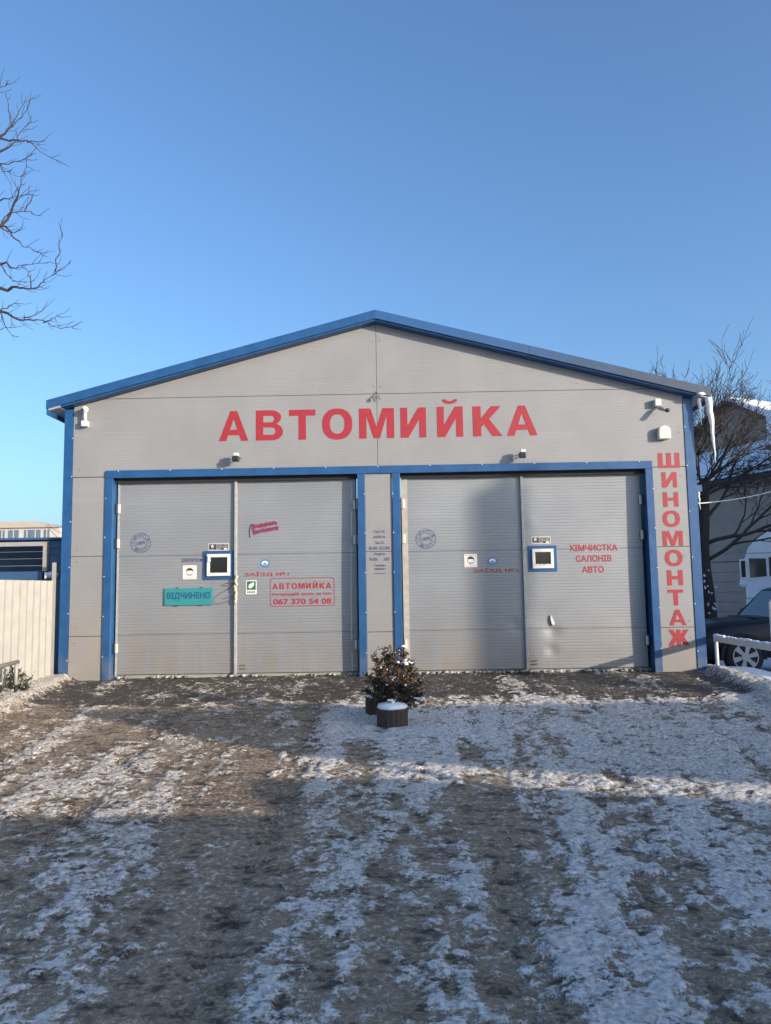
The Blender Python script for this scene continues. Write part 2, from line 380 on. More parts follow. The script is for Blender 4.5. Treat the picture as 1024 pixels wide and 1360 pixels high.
gx = np.concatenate([np.linspace(-900, -20, 12), np.linspace(-18, 30, 60), np.linspace(34, 900, 12)])
gy = np.concatenate([np.linspace(-400, -20, 8), np.linspace(-18, 40, 60), np.linspace(45, 1400, 14)])
GX, GY = np.meshgrid(gx, gy)
grid_obj('ground', gx, gy, -0.56+0.08*(fbm(GX, GY, 3.0, 3, 15)-0.5), M_SNOW, kind='structure')
# snow bank beside the driveway on the right
bx = np.linspace(4.96, 12.0, 110); by = np.linspace(-10, 3.3, 170); BX, BY = np.meshgrid(bx, by)
BZ = -0.16-0.42*sst(5.0, 7.6, BX)+0.20*np.exp(-((BX-6.5)/0.75)**2-((BY-1.5)/1.0)**2)+0.16*np.exp(-((BX-5.9)/0.5)**2-((BY-0.2)/1.3)**2)+0.07*(fbm(BX, BY, 0.7, 4, 21)-0.5)+0.12*sst(5.2, 4.96, BX)*sst(0.2, -0.6, BY)
BZ += np.minimum(BY, 0)*0.03
grid_obj('snow_bank', bx, by, BZ, M_SNOW, kind='structure')
# planted strip along the fence on the left
lx_ = np.linspace(-8.5, -5.2, 60); ly_ = np.linspace(-9, 0.9, 120); LX, LY = np.meshgrid(lx_, ly_)
grid_obj('snowy_verge', lx_, ly_, -0.14+0.03*np.minimum(LY, 0)+0.10*(fbm(LX, LY, 0.6, 4, 25)-0.5)-0.35*sst(-6.5, -8, LX), M_SNOW, kind='structure')

# ------------------------------------------------------------------ the car wash building
W2 = 4.85; SL = 0.262; ZE = 4.155                      # half width, roof slope, height where the slope meets x = 4.85
def roofz(x): return ZE+SL*(W2-abs(x))
bld = empty('car_wash_building', (0, 0, 0), 'grey panelled car wash with blue trim, low gable roof and two double gates', 'building')
G = 0.004
def panel(poly, y0=0.0, y1=0.08): return MB().prism(poly, y0, y1).build('panel', M_WALL, bld)
def rect(x0, x1, z0, z1): return [(x0+G, z0+G), (x1-G, z0+G), (x1-G, z1-G), (x0+G, z1-G)]
SEAM = [0.0, 0.655, 1.865, 3.085, 4.315]
XI = 4.72
for s in (-1, 1):                                       # outer piers left and right of the gates
    for z0, z1 in ((SEAM[0]-0.1, SEAM[1]), (SEAM[1], SEAM[2]), (SEAM[2], SEAM[3])):
        x0, x1 = sorted((s*4.19, s*XI)); panel(rect(x0, x1, z0, z1))
for z0, z1 in ((-0.1, SEAM[1]), (SEAM[1], SEAM[2]), (SEAM[2], 3.062)): panel(rect(-0.205, 0.215, z0, z1))
for s in (-1, 1):                                       # band above the gates and the gable triangles
    e = s*G*0.8
    xr = W2-(SEAM[4]-ZE)/SL
    def fix(poly): return poly if s > 0 else poly[::-1]
    panel(fix([(e, 3.185), (s*4.19, 3.185), (s*4.19, 3.092), (s*XI, 3.092), (s*XI, roofz(XI)), (s*xr, SEAM[4]-G), (e, SEAM[4]-G)]))
    panel(fix([(e, SEAM[4]+G), (s*(xr-0.02), SEAM[4]+G), (e, roofz(0))]))
B(-4.7, 4.7, 0.081, 0.10, 3.0, 4.2).build('backing', M_DARK, bld)
MB().prism([(-4.5, 4.2), (4.5, 4.2), (0, 5.35)], 0.081, 0.10).build('backing', M_DARK, bld)
for s in (-1, 1):
    x0, x1 = sorted((s*4.19, s*4.7)); B(x0, x1, 0.081, 0.10, -0.1, 3.0).build('backing', M_DARK, bld)
    MB().tube([(s*0.006, -0.003, 3.2), (s*0.006, -0.003, roofz(0)-0.02)], 0.004, 5)
# corner trims, header, jambs
for s in (-1, 1):
    x0, x1 = sorted((s*XI, s*(W2+0.012)))
    m = B(x0, x1, -0.012, 0.0, -0.1, roofz(W2)-0.0); xa, xb = sorted((s*W2, s*(W2+0.012))); m.box(xa, xb, 0.0, 0.14, -0.1, roofz(W2)); m.build('corner_trim', M_BLUE, bld)
    xa, xb = sorted((s*(W2-0.09), s*W2)); B(xa, xb, 0.141, 12.0, -0.5, roofz(W2)-0.03).build('side_wall', M_WALL, bld)
B(-4.7, 4.7, 11.9, 12.0, -0.5, 4.1).build('rear_wall', M_WALL, bld)
B(-4.2, 4.2, -0.03, 0.02, 3.062, 3.18).build('header_trim', M_BLUE, bld, bevel=0.004)
B(-4.08, 4.08, 0.02, 0.24, 3.075, 3.12).build('header_soffit', M_BLUE, bld)
for x0, x1 in ((-4.2, -4.085), (4.085, 4.2), (-0.32, -0.205), (0.215, 0.335)):
    B(x0, x1, -0.025, 0.0, -0.1, 3.062).build('jamb_trim', M_BLUE, bld, bevel=0.003)
for x0, x1 in ((-4.19, -4.088), (4.088, 4.19)): B(x0, x1, 0.0, 0.26, -0.1, 3.075).build('jamb_reveal', M_BLUE, bld)
for x0, x1 in ((-0.315, -0.21), (0.22, 0.33)): B(x0, x1, 0.081, 0.26, -0.1, 3.075).build('jamb_reveal', M_BLUE, bld)
# roof: two slopes with blue verge flashing and a boxed eave
OV = 0.20; XO = 5.06
for s in (-1, 1):
    def P(x, dz): return (s*x, ZE+SL*(W2-x)+dz)
    fx = lambda p: p if s > 0 else p[::-1]
    MB().prism(fx([P(0, 0.06), P(XO, 0.06), P(XO, 0.145), P(0, 0.145)]), -OV+0.014, 12.3).build('roof', M_BLUE, bld)
    for xa, xb in ((0.0, 2.35), (2.352, XO+0.012)):
        MB().prism(fx([P(xa, 0.030), P(xb, 0.030), P(xb, 0.165), P(xa, 0.165)]), -OV-(0.003 if xa else 0), -OV+0.012).build('verge_trim', M_BLUE_GRADED if s > 0 else M_BLUE, bld)
    MB().prism(fx([P(0, 0.004), P(W2+0.012, 0.004), P(W2+0.012, 0.034), P(0, 0.034)]), -OV+0.03, 0.0).build('verge_soffit', M_BLUE, bld)
    MB().prism(fx([P(W2+0.014, 0.0), P(XO, 0.0), P(XO, 0.03), P(W2+0.014, 0.03)]), -OV+0.02, 12.2).build('eave_soffit', M_GALV, bld)
    MB().prism(fx([(s*(XO-0.02), P(XO, -0.06)[1]), (s*(XO+0.01), P(XO, -0.06)[1]), (s*(XO+0.01), P(XO, 0.034)[1]), (s*(XO-0.02), P(XO, 0.034)[1])]), -OV+0.015, 12.25).build('eave_fascia', M_BLUE, bld)
# screws on the panels
sc = MB()
scx = MB().box(-0.008, 0.008, -0.006, 0.0, -0.006, 0.006)
me_s = None
for x, z in [(-0.05, 5.16), (0.05, 5.16), (-0.05, 4.43), (0.05, 4.43), (-4.62, 3.86), (-4.62, 3.2), (-4.62, 2.95), (-4.62, 1.98), (-4.62, 1.78), (-4.62, 0.78), (-4.62, 0.56), (4.64, 3.62), (4.62, 2.95), (4.6, 1.98), (4.61, 1.72), (4.63, 0.75), (4.64, 0.5), (1.9, 4.6), (3.1, 4.42), (-1.0, 4.47)]:
    if me_s is None:
        o = scx.build('screw', M_CABLE, bld); me_s = o.data
    else: o = link(bpy.data.objects.new('screw', me_s), bld)
    o.location = (x, 0, z)

rv = None
RV = [(x, -0.03, 3.17) for x in np.arange(-4.0, 4.1, 0.8)]+[(sx, -0.0265, z) for sx in (-4.19, 4.19, -0.212, 0.222) for z in (0.35, 0.95, 1.55, 2.15, 2.75)]+[(sx, -0.0135, z) for sx in (-4.73, 4.73) for z in (0.3, 1.0, 1.7, 2.4, 3.1, 3.7)]
for p in RV:
    if rv is None: o = B(-0.007, 0.007, -0.003, 0.001, -0.007, 0.007).build('rivet', M_WHITE, bld); rv = o.data
    else: o = link(bpy.data.objects.new('rivet', rv), bld)
    o.location = p
for x in (-1.9, 1.35): B(x, x+0.004, -0.0315, -0.029, 3.063, 3.179).build('trim_joint', M_DARK, bld)
for sx in (-1, 1): B(sx*4.785-0.064, sx*4.785+0.064, -0.0135, -0.011, 1.42, 1.424).build('trim_joint', M_DARK, bld)
# gates
def leaf(x0, x1, y, bulge, flip):
    """one gate leaf: three cladding panels one above the other in a galvanised edge"""
    L = MB().box(x0, x1, y+0.045, y+0.075, 0.05, 3.03).build('gate_leaf', M_GALV, bld)
    zs = [0.055, 0.655, 1.865, 3.025]
    for z0, z1 in zip(zs, zs[1:]):
        nx, nz = 40, 24; m = MB(); b0 = 0
        for j in range(nz+1):
            for i in range(nx+1):
                xx = x0+0.012+(x1-x0-0.024)*i/nx; zz = z0+0.003+(z1-z0-0.006)*j/nz
                m.v.append((xx, y+bulge(xx, zz), zz))
        for j in range(nz):
            for i in range(nx):
                q = j*(nx+1)+i; m.f.append((q, q+1, q+nx+2, q+nx+1))
        rim = [i for i in range(nx+1)]+[(j+1)*(nx+1)-1 for j in range(1, nz+1)]+[nz*(nx+1)+i for i in range(nx-1, -1, -1)]+[j*(nx+1) for j in range(nz-1, 0, -1)]
        for k in range(len(rim)):
            A0, A1 = m.v[rim[k]], m.v[rim[(k+1) % len(rim)]]
            m.quad(A0, (A0[0], y+0.044, A0[2]), (A1[0], y+0.044, A1[2]), A1)
        m.build('panel', M_LEAF, L, smooth=True)
    return L
YL = 0.16
def bul1(x, z): return 0.010*math.sin(1.9*x+1.0)*math.sin(1.1*z+0.5)+0.003*math.sin(3.1*x+1.3*z)
def bul2(x, z): return bul1(x+0.7, z)
def dent(x, z, cx, cz, r, d): return d*math.exp(-((x-cx)**2+(z-cz)**2)/r**2)
def bul4(x, z):
    return bul1(x, z)+dent(x, z, 2.62, 0.62, 0.10, 0.022)+dent(x, z, 2.45, 0.85, 0.25, 0.014)-dent(x, z, 2.32, 2.3, 0.10, 0.010)+dent(x, z, 2.6, 0.33, 0.08, 0.018)
def bul3(x, z): return bul1(x, z)+0.008*math.exp(-((x-1.25)/0.4)**2)-0.005*math.exp(-((x-1.95)/0.3)**2)+dent(x, z, 2.05, 0.7, 0.08, 0.02)
leaves = [leaf(-4.06, -2.235, YL, bul1, 0), leaf(-2.215, -0.345, YL, bul2, 1), leaf(0.355, 2.205, YL, bul3, 0), leaf(2.225, 4.06, YL, bul4, 1)]
# edge angles, astragal strips and hinges
for k, (x0, x1) in enumerate(((-4.06, -4.03), (-2.235, -2.195), (0.355, 0.395), (2.195, 2.235))):
    if k in (1, 3): B(x0, x1, YL-0.052, YL-0.014, 0.05, 3.02).build('meeting_strip', M_GALV, leaves[k], bevel=0.004)
    else: B(x0, x1+(0.05 if k == 2 else 0), YL-0.022, YL-0.012, 0.05, 3.02).build('edge_angle', mat('faded_edge_tape', (0.40, 0.37, 0.32), 0.7, var=0.2, scale=12) if k == 2 else M_GALV, leaves[k])
for k, x in ((0, -4.045), (1, -0.365), (2, 0.372), (3, 4.045)):
    for z in (2.6, 2.06, 0.46):
        h = MB().tube([(x-0.02*(1 if k % 2 == 0 else -1), YL-0.05, z-0.075), (x-0.02*(1 if k % 2 == 0 else -1), YL-0.05, z+0.075)], 0.018, 8).build('hinge', M_BLACK, leaves[k])
        B(x-0.012 if k % 2 == 0 else x-0.03, x+0.03 if k % 2 == 0 else x+0.012, YL-0.045, YL-0.024, z-0.07, z+0.07).build('plate', M_WHITE, h, bevel=0.004)
# bottom bolts where the leaves meet
for x in (-2.13, 2.30):
    for dx in (0, 0.05):
        for dz in (0.12, 0.17): B(x+dx, x+dx+0.015, YL-0.03, YL-0.008, dz, dz+0.015).build('bolt', M_CABLE, bld)
# ice and slush along the bottom of the gates
ice = MB(); g = random.Random(4); x = -4.0
while x < 4.05:
    if abs(x) > 0.35 and g.random() < (0.85 if x > 0.3 else 0.45):
        for k in range(g.randint(1, 3)):
            ice.blob((x+g.gauss(0, .02), YL-0.01+g.uniform(-0.02, 0.02), 0.012+g.uniform(0, 0.012)), (g.uniform(0.012, 0.05), g.uniform(0.015, 0.035), g.uniform(0.008, 0.024)), g.random(), 7, 5, 0.5)
    x += g.uniform(0.03, 0.12)
ice.build('ice_crust', mat('dirty_ice', (0.50, 0.47, 0.43), 0.6, col2=(0.16, 0.13, 0.10), scale=9, bump=0.3), None, smooth=True, label='crust of ice lumps frozen along the bottom of the gates', cat='ice', kind='stuff')
B(-4.08, 4.08, YL+0.03, YL+0.25, -0.1, 0.045).build('threshold', M_CONC, bld)

# lettering on the facade
for ch, x0, x1 in (('А',-2.455,-1.998),('В',-1.881,-1.459),('Т',-1.366,-0.957),('О',-0.852,-0.385),('М',-0.280,0.262),('И',0.361,0.757),('Й',0.925,1.327),('К',1.477,1.931),('А',1.999,2.470)):
    o_ = 0.01 if ch == 'О' else 0
    bold_letter(ch, x0, x1, 3.613-o_, 4.205 if ch == 'Й' else 4.085+o_, -0.0035, M_RED, bld)
for ch, x0, x1, z0, z1 in (('Ш',4.293,4.623,3.068,3.301),('И',4.337,4.566,2.766,3.004),('Н',4.339,4.573,2.471,2.696),('О',4.317,4.579,2.161,2.414),('М',4.302,4.608,1.875,2.103),('О',4.320,4.586,1.567,1.817),('Н',4.338,4.575,1.279,1.510),('Т',4.334,4.570,0.980,1.216),('А',4.335,4.593,0.683,0.918),('Ж',4.302,4.627,0.382,0.621)):
    bold_letter(ch, x0, x1, z0, z1, -0.0035, M_RED, bld)
for tx, zc, hw, h in (('Графік', 2.165, 0.088, 0.058), ('роботи', 2.085, 0.088, 0.056), ('Пн-Сб', 1.998, 0.068, 0.042), ('8:00-22:00', 1.915, 0.158, 0.05), ('Неділя', 1.825, 0.082, 0.05), ('Технічна', 1.655, 0.08, 0.036), ('перерва', 1.595, 0.08, 0.036)):
    text_obj(tx, 0.005-hw, 0.005+hw, zc-h/2, zc+h/2, -0.003, M_NAVY, bld, 'lettering', 0.012)
text_obj('9:00-', -0.150, -0.012, 1.722, 1.772, -0.003, M_NAVY, bld, 'lettering', 0.012)
text_obj(':00', 0.064, 0.152, 1.722, 1.772, -0.003, M_NAVY, bld, 'lettering', 0.012)
for i in range(7): B(-0.075+i*0.024, -0.057+i*0.024, -0.002, -0.0005, 1.527, 1.538).build('lettering', M_NAVY, bld)
def on(k): return leaves[k]
YF = YL-0.006
BUL = [bul1, bul2, bul3, bul4]
def hug(o, k, gap=0.0032):
    me = o.data; co = np.empty(len(me.vertices)*3); me.vertices.foreach_get('co', co); co = co.reshape(-1, 3); y0 = co[:, 1].min()
    for v in co: v[1] = v[1]-y0+YL+BUL[k](v[0], v[2])-gap
    me.vertices.foreach_set('co', co.ravel()); me.update(); return o
def ty(k, x, z): return YL+BUL[k](x, z)-0.0015
hug(text_obj('ЗАЇЗД №1', -2.09, -1.40, 1.515, 1.59, YF, M_RED, on(1), off=0.016), 1)
hug(text_obj('ЗАЇЗД №2', 1.43, 2.137, 1.515, 1.59, YF, M_RED, on(2), off=0.016), 2)
hug(text_obj('ХІМЧИСТКА', 2.919, 3.663, 1.823, 1.927, YF, M_RED, on(3), off=0.03), 3)
hug(text_obj('САЛОНІВ', 3.016, 3.563, 1.659, 1.762, YF, M_RED, on(3), off=0.03), 3)
hug(text_obj('АВТО', 3.101, 3.44, 1.492, 1.595, YF, M_RED, on(3), off=0.03), 3)
for ch, u0, u1 in (('А',-2.455,-1.998),('В',-1.881,-1.459),('Т',-1.366,-0.957),('О',-0.852,-0.385),('М',-0.280,0.262),('И',0.361,0.757),('Й',0.925,1.327),('К',1.477,1.931),('А',1.999,2.470)):
    k_ = (-0.747+1.652)/(2.470+2.455); hug(bold_letter(ch, -1.652+(u0+2.455)*k_, -1.652+(u1+2.455)*k_, 1.318, 1.438 if ch == 'Й' else 1.408, YF, M_RED, on(1)), 1)
hug(text_obj('попередній запис за тел:', -1.655, -0.745, 1.205, 1.27, YF, M_RED, on(1), off=0.018), 1)
hug(text_obj('067 370 54 08', -1.641, -0.749, 1.082, 1.172, YF, M_RED, on(1), off=0.028), 1)
rr = []
for cx, cz, a0 in ((-0.75, 1.44, 0), (-1.64, 1.44, 90), (-1.64, 1.105, 180), (-0.75, 1.105, 270)):
    for k in range(5):
        an = math.radians(a0+k*22.5); rr.append((cx+0.05*math.cos(an), cz+0.05*math.sin(an)))
m = MB()
for k in range(len(rr)):
    (xa, za), (xb, zb) = rr[k], rr[(k+1) % len(rr)]; c = Vector((-1.2, 1.27)); s_ = 0.9875
    ins = lambda x, z: (c.x+(x-c.x)*0.983, c.y+(z-c.y)*0.960)
    (xc, zc), (xd, zd) = ins(xb, zb), ins(xa, za)
    m.quad((xa, YF, za), (xd, YF, zd), (xc, YF, zc), (xb, YF, zb))
hug(m.build('border_line', M_RED, on(1)), 1)
hug(text_obj('ДЗВОНИТИ', -3.063, -2.80, 1.755, 1.815, YF, M_NAVY, on(0), off=0.01), 0)
hug(MB().quad((-2.785, YF, 1.755), (-2.735, YF, 1.785), (-2.785, YF, 1.815), (-2.775, YF, 1.785)).build('arrow', M_NAVY, on(0)), 0)

def stamp(k, cx, cz):
    for r0, r1 in ((0.151, 0.157), (0.088, 0.093)):
        m = MB()
        for i in range(40):
            a0, a1 = 2*math.pi*i/40, 2*math.pi*(i+1)/40
            m.quad((cx+r0*math.cos(a0), YF, cz+r0*math.sin(a0)), (cx+r0*math.cos(a1), YF, cz+r0*math.sin(a1)), (cx+r1*math.cos(a1), YF, cz+r1*math.sin(a1)), (cx+r1*math.cos(a0), YF, cz+r1*math.sin(a0)))
        hug(m.build('stamp_ring', M_NAVY, on(k)), k)
    ring = [(c, 172-i*21.0, 1) for i, c in enumerate('ГАРАНТІЯ')]+[(c, 232+i*21.0, -1) for i, c in enumerate('ЯКОСТІ')]+[('•', 200, 1), ('•', 2, 1)]
    for c, an, sgn in ring:
        w = 0.018 if c != 'І' else 0.007
        if c == '•': w = 0.008
        o = text_obj(c, -w, w, -0.021 if c != '•' else -0.008, 0.021 if c != '•' else 0.008, 0.0, M_NAVY, on(k), 'stamp_letter', 0.012)
        t_ = math.radians(an); o.location = (cx+0.122*math.cos(t_), ty(k, cx, cz)-0.001, cz+0.122*math.sin(t_)); o.rotation_euler.y = -(t_-math.pi/2 if sgn > 0 else t_+math.pi/2)
    o = text_obj('100%', -0.068, 0.068, -0.026, 0.026, 0.0, M_NAVY, on(k), 'stamp_lettering', 0.014); o.location = (cx, ty(k, cx, cz)-0.001, cz); o.rotation_euler.y = math.radians(-12)
stamp(0, -3.70, 2.066); stamp(2, 0.72, 2.055)

# red badge with two slanted lines of script on the gate of the first entrance
bdg = empty('badge_sticker', (-1.78, ty(1, -1.78, 2.26)-0.002, 2.26), 'slanted red and dark blue script sticker high on left gate', 'sticker')
bdg.rotation_euler.y = math.radians(-10)
MB().tube(smooth_path([(-0.23, -0.0008, -0.10), (-0.225, -0.0008, 0.0), (-0.19, -0.0008, 0.085), (-0.165, -0.0008, 0.09)]), 0.014, 4).build('blue_stroke', mat('slate_print', (0.05, 0.075, 0.13), 0.5), bdg)
for row, z in ((0, 0.052), (1, -0.030)):
    g = random.Random(row+2); x = -0.185; k = 0
    while x < 0.19:
        h = g.uniform(0.020, 0.030)*(1.7 if k == 0 else 1); ph = g.uniform(0, 2)
        pts = [(x+0.034*t, 0.0, z+h*math.sin(t*6.0+ph)) for t in [i/7 for i in range(8)]]
        for r_, yy, mm, nm in ((0.0185, 0.010, M_RED, 'red_outline'), (0.005, -0.0012, M_NAVY, 'script_stroke')):
            o = MB().tube([(p[0], 0, p[2]) for p in pts], r_, 6).build(nm, mm, bdg)
            for v in o.data.vertices: v.co.y = v.co.y*0.06-0.0005-(0.0012+0.0001*k if mm is M_NAVY else 0.00006*k)
        x += g.uniform(0.036, 0.044); k += 1

# stickers, boards
def card(name, label, cat, x0, x1, z0, z1, m, group=None, th=0.002):
    xc = (x0+x1)/2; k = 0 if xc < -2.22 else 1 if xc < 0 else 2 if xc < 2.2 else 3; y = ty(k, xc, (z0+z1)/2)
    e = empty(name, ((x0+x1)/2, y, (z0+z1)/2), label, cat, group); hx, hz = (x1-x0)/2, (z1-z0)/2
    B(-hx, hx, -th, 0.0, -hz, hz).build('backing', m, e); return e, hx, hz
def disc(m, cx, cz, rx, rz, y, a0=0, a1=360, n=20):
    m.quad(*[(cx+rx*math.cos(math.radians(a0+(a1-a0)*i/n)), y, cz+rz*math.sin(math.radians(a0+(a1-a0)*i/n))) for i in range(n+(0 if a1-a0 >= 360 else 1))]); return m
for x0, x1, z0, z1, lb in ((-3.04, -2.828, 1.495, 1.707, 'square white face mask sticker left of the window, near the teal sign'), (1.305, 1.502, 1.609, 1.809, 'square white face mask sticker beside a blue sticker on right gate')):
    e, hx, hz = card('mask_sticker', lb, 'sticker', x0, x1, z0, z1, M_CARD, 'face mask stickers')
    disc(MB(), 0, -0.005, hx*0.56, hz*0.52, -0.0024).build('face_outline', M_INK, e)
    disc(MB(), 0, -0.008, hx*0.49, hz*0.46, -0.0028).build('face', M_CARD, e)
    disc(MB(), 0, 0.004, hx*0.60, hz*0.58, -0.0033, 20, 160).build('hair', M_INK, e)
    disc(MB(), 0, -0.012, hx*0.44, hz*0.40, -0.0033, 200, 340).build('mask', M_GALV, e)
    text_obj('БЕЗ МАСКИ', -hx*0.82, hx*0.82, hz*0.70, hz*0.88, -0.0032, M_REDINK, e, 'lettering', 0.0)
    text_obj('НЕ ЗАХОДИТИ', -hx*0.82, hx*0.82, -hz*0.88, -hz*0.70, -0.0032, M_REDINK, e, 'lettering', 0.0)
for x0, x1, z0, z1, lb in ((-2.645, -2.329, 1.93, 2.038, 'black security sticker with white star above left gate window'), (2.35, 2.635, 1.95, 2.058, 'black security sticker with white star above right gate window')):
    e, hx, hz = card('security_sticker', lb, 'sticker', x0, x1, z0, z1, M_CARD, 'star stickers above the gate windows')
    B(-hx+0.008, hx-0.008, -0.0028, -0.002, -hz+0.008, hz-0.008).build('black_field', M_INK, e)
    MB().quad(*[(-hx*0.62+(0.034 if i % 2 == 0 else 0.014)*math.sin(i*math.pi/5), -0.0034, 0.012+(0.034 if i % 2 == 0 else 0.014)*math.cos(i*math.pi/5)) for i in range(9, -1, -1)]).build('star', M_WHITE, e)
    text_obj("ОБ'ЄКТ ПІД", -hx*0.28, hx*0.85, hz*0.32, hz*0.74, -0.0034, M_WHITE, e, 'lettering', 0.01)
    text_obj('ОХОРОНОЮ', -hx*0.28, hx*0.85, -hz*0.22, hz*0.20, -0.0034, M_WHITE, e, 'lettering', 0.01)
    B(-hx*0.85, -hx*0.4, -0.0034, -0.0029, -hz*0.72, -hz*0.55).build('line', M_GALV, e)
    B(-hx*0.28, hx*0.2, -0.0034, -0.0029, -hz*0.72, -hz*0.42).build('line', M_GALV, e)
    B(hx*0.5, hx*0.85, -0.0034, -0.0029, -hz*0.75, -hz*0.35).build('line', M_CARD, e)
e, hx, hz = card('notice_sticker', 'white sticker with green square below the first entrance lettering', 'sticker', -2.059, -1.896, 1.249, 1.46, M_CARD)
B(-hx+0.012, hx-0.012, -0.0028, -0.002, -hz+0.065, hz-0.012).build('green_field', M_GREEN, e)
MB().quad(*[(x, -0.0034, z) for x, z in ((-0.045, 0.0), (-0.02, -0.02), (0.02, 0.0), (0.045, 0.045), (0.04, 0.075), (0.015, 0.072), (-0.01, 0.055), (-0.035, 0.04))]).build('white_shape', M_CARD, e)
for i in range(5): B(-0.06+i*0.025, -0.043+i*0.025, -0.0028, -0.0021, -hz+0.018, -hz+0.045).build('line', M_INK, e)
for x0, x1, z0, z1, lb in ((-1.85, -1.687, 1.65, 1.78, 'small blue sticker above the first entrance lettering'), (1.657, 1.815, 1.627, 1.757, 'small blue rounded sticker above the second entrance lettering')):
    e = empty('round_sticker', ((x0+x1)/2, ty(1 if x0 < 0 else 2, (x0+x1)/2, (z0+z1)/2), (z0+z1)/2), lb, 'sticker', 'blue stickers above the entrance numbers')
    disc(MB(), 0, 0, 0.078, 0.062, -0.001).build('blue_field', M_LBLUE, e)
    disc(MB(), 0.0, 0.008, 0.05, 0.034, -0.0018).build('white_field', M_CARD, e)
    disc(MB(), 0.0, -0.006, 0.03, 0.016, -0.0025).build('blue_spot', M_LBLUE, e)
sg = empty('open_sign', (-2.942, YF-0.004, 1.226), 'teal board reading ВІДЧИНЕНО hung below the left gate window', 'sign')
B(-0.373, 0.373, -0.012, 0.0, -0.132, 0.132).build('board', M_TEAL, sg, bevel=0.003)
text_obj('ВІДЧИНЕНО', -0.335, 0.335, -0.05, 0.07, -0.0135, M_NAVY2, sg, 'lettering', 0.034)
for dx in (-0.18, 0.19):
    for dz in (-0.136, 0.136): B(dx-0.02, dx+0.02, -0.014, 0.0, dz-0.006, dz+0.006).build('clip', M_BLACK, sg)

def small_window(k, x0, x1, z0, z1):
    wdw = B(x0, x1, YF-0.012, YF+0.008, z0, z1).build('window', M_BLUE, on(k), bevel=0.002)
    a, b_, c, d = x0+0.055, x1-0.055, z0+0.05, z1-0.05
    for q in ((a, b_, c, c+0.05), (a, b_, d-0.05, d), (a, a+0.045, c+0.05, d-0.05), (b_-0.045, b_, c+0.05, d-0.05)):
        B(q[0], q[1], YF-0.045, YF-0.0125, q[2], q[3]).build('frame', M_WHITE, wdw, bevel=0.004)
    B(a+0.045, b_-0.045, YF-0.022, YF-0.014, c+0.05, d-0.05).build('pane', M_GLASS, wdw)
    return a, b_, c, d
a_, b_, c_, d_ = small_window(0, -2.714, -2.245, 1.485, 1.923)
B(a_+0.02, a_+0.06, YF-0.06, YF-0.046, d_-0.12, d_-0.03).build('latch', M_WHITE, leaves[0])
small_window(3, 2.287, 2.723, 1.52, 1.92)
sn_ = MB(); g = random.Random(8)
for i in range(9): sn_.blob((2.39+i*0.03, YF-0.04, 1.628), (0.018, 0.015, g.uniform(0.006, 0.014)), i, 6, 4)
sn_.build('snow_sill', M_SNOW, leaves[3], smooth=True)

# loose wire and foam beside the left window
pts = [(-2.22, YF-0.01, 1.43), (-2.36, YF-0.01, 1.42), (-2.42, YF-0.01, 1.40), (-2.32, YF-0.01, 1.385), (-2.25, YF-0.01, 1.42), (-2.34, YF-0.01, 1.33), (-2.48, YF-0.01, 1.25), (-2.57, YF-0.01, 1.17), (-2.52, YF-0.01, 1.115), (-2.40, YF-0.01, 1.125), (-2.26, YF-0.01, 1.19), (-2.30, YF-0.01, 1.225), (-2.40, YF-0.01, 1.18)]
MB().tube(smooth_path(pts), 0.003, 5).build('loose_cable', M_CABLE, None, smooth=True, label='thin curled grey cable hanging beside the teal sign', cat='cable')
fo = MB(); g = random.Random(3)
for i in range(11): fo.blob((-2.205+g.uniform(-0.015, 0.012), YL-0.06, 1.14+i*0.037), (0.022, 0.02, 0.032), i, 7, 5, 0.4)
fo.build('foam_strip', M_FOAM, None, smooth=True, label='ragged cream foam stuck on the meeting edge of left gate', cat='foam')
sp = MB(); g = random.Random(6)
sp.prism([(2.60, 0.86), (2.625, 0.80), (2.65, 0.74), (2.64, 0.70), (2.605, 0.73), (2.59, 0.80)], YF-0.02, YF+0.0)
sp.build('torn_metal_flap', M_WHITE, on(3))

# cameras, siren, floodlights on the facade
t = empty('dome_camera', (-4.515, 0, 4.0), 'white dome camera on a vertical arm below the left eave', 'camera')
B(-0.055, 0.035, -0.10, -0.001, -0.13, -0.04).build('junction_box', M_WHITE, t, bevel=0.008)
MB().tube([(0, -0.075, -0.05), (0, -0.085, 0.10)], 0.026, 10).build('arm', M_WHITE, t, smooth=True)
MB().blob((0, -0.10, 0.13), (0.056, 0.056, 0.052), 1, 16, 10, 0).build('dome', M_WHITE, t, smooth=True)
MB().blob((-0.012, -0.138, 0.118), (0.028, 0.025, 0.024), 1, 12, 8, 0).build('lens', M_BLACK, t, smooth=True)
t = empty('wall_camera', (4.31, 0, 4.0), 'bullet camera and junction box high on the right pier', 'camera')
B(-0.045, 0.045, -0.10, -0.001, 0.02, 0.13).build('junction_box', M_WHITE, t, bevel=0.008)
MB().tube([(0.0, -0.02, 0.0), (0.0, -0.08, -0.02), (0.03, -0.11, -0.03)], 0.016, 8).build('bracket', M_WHITE, t, smooth=True)
MB().tube([(0.02, -0.09, -0.02), (0.085, -0.20, -0.075)], 0.030, 12).build('camera_body', M_GALV, t, smooth=True)
MB().tube([(0.085, -0.20, -0.075), (0.10, -0.225, -0.088)], 0.031, 12).build('lens', M_BLACK, t, smooth=True)
t = empty('alarm_siren', (4.385, 0, 3.60), 'cream domed alarm siren box below the right camera', 'siren')
prof = [(-0.085, -0.095), (0.085, -0.095), (0.09, -0.08), (0.09, 0.05), (0.06, 0.095), (0.0, 0.11), (-0.06, 0.095), (-0.09, 0.05), (-0.09, -0.08)]
MB().prism(prof, -0.11, -0.001).build('housing', mat('aged_cream_plastic', (0.70, 0.64, 0.50), 0.45, var=0.08), t, bevel=0.014)
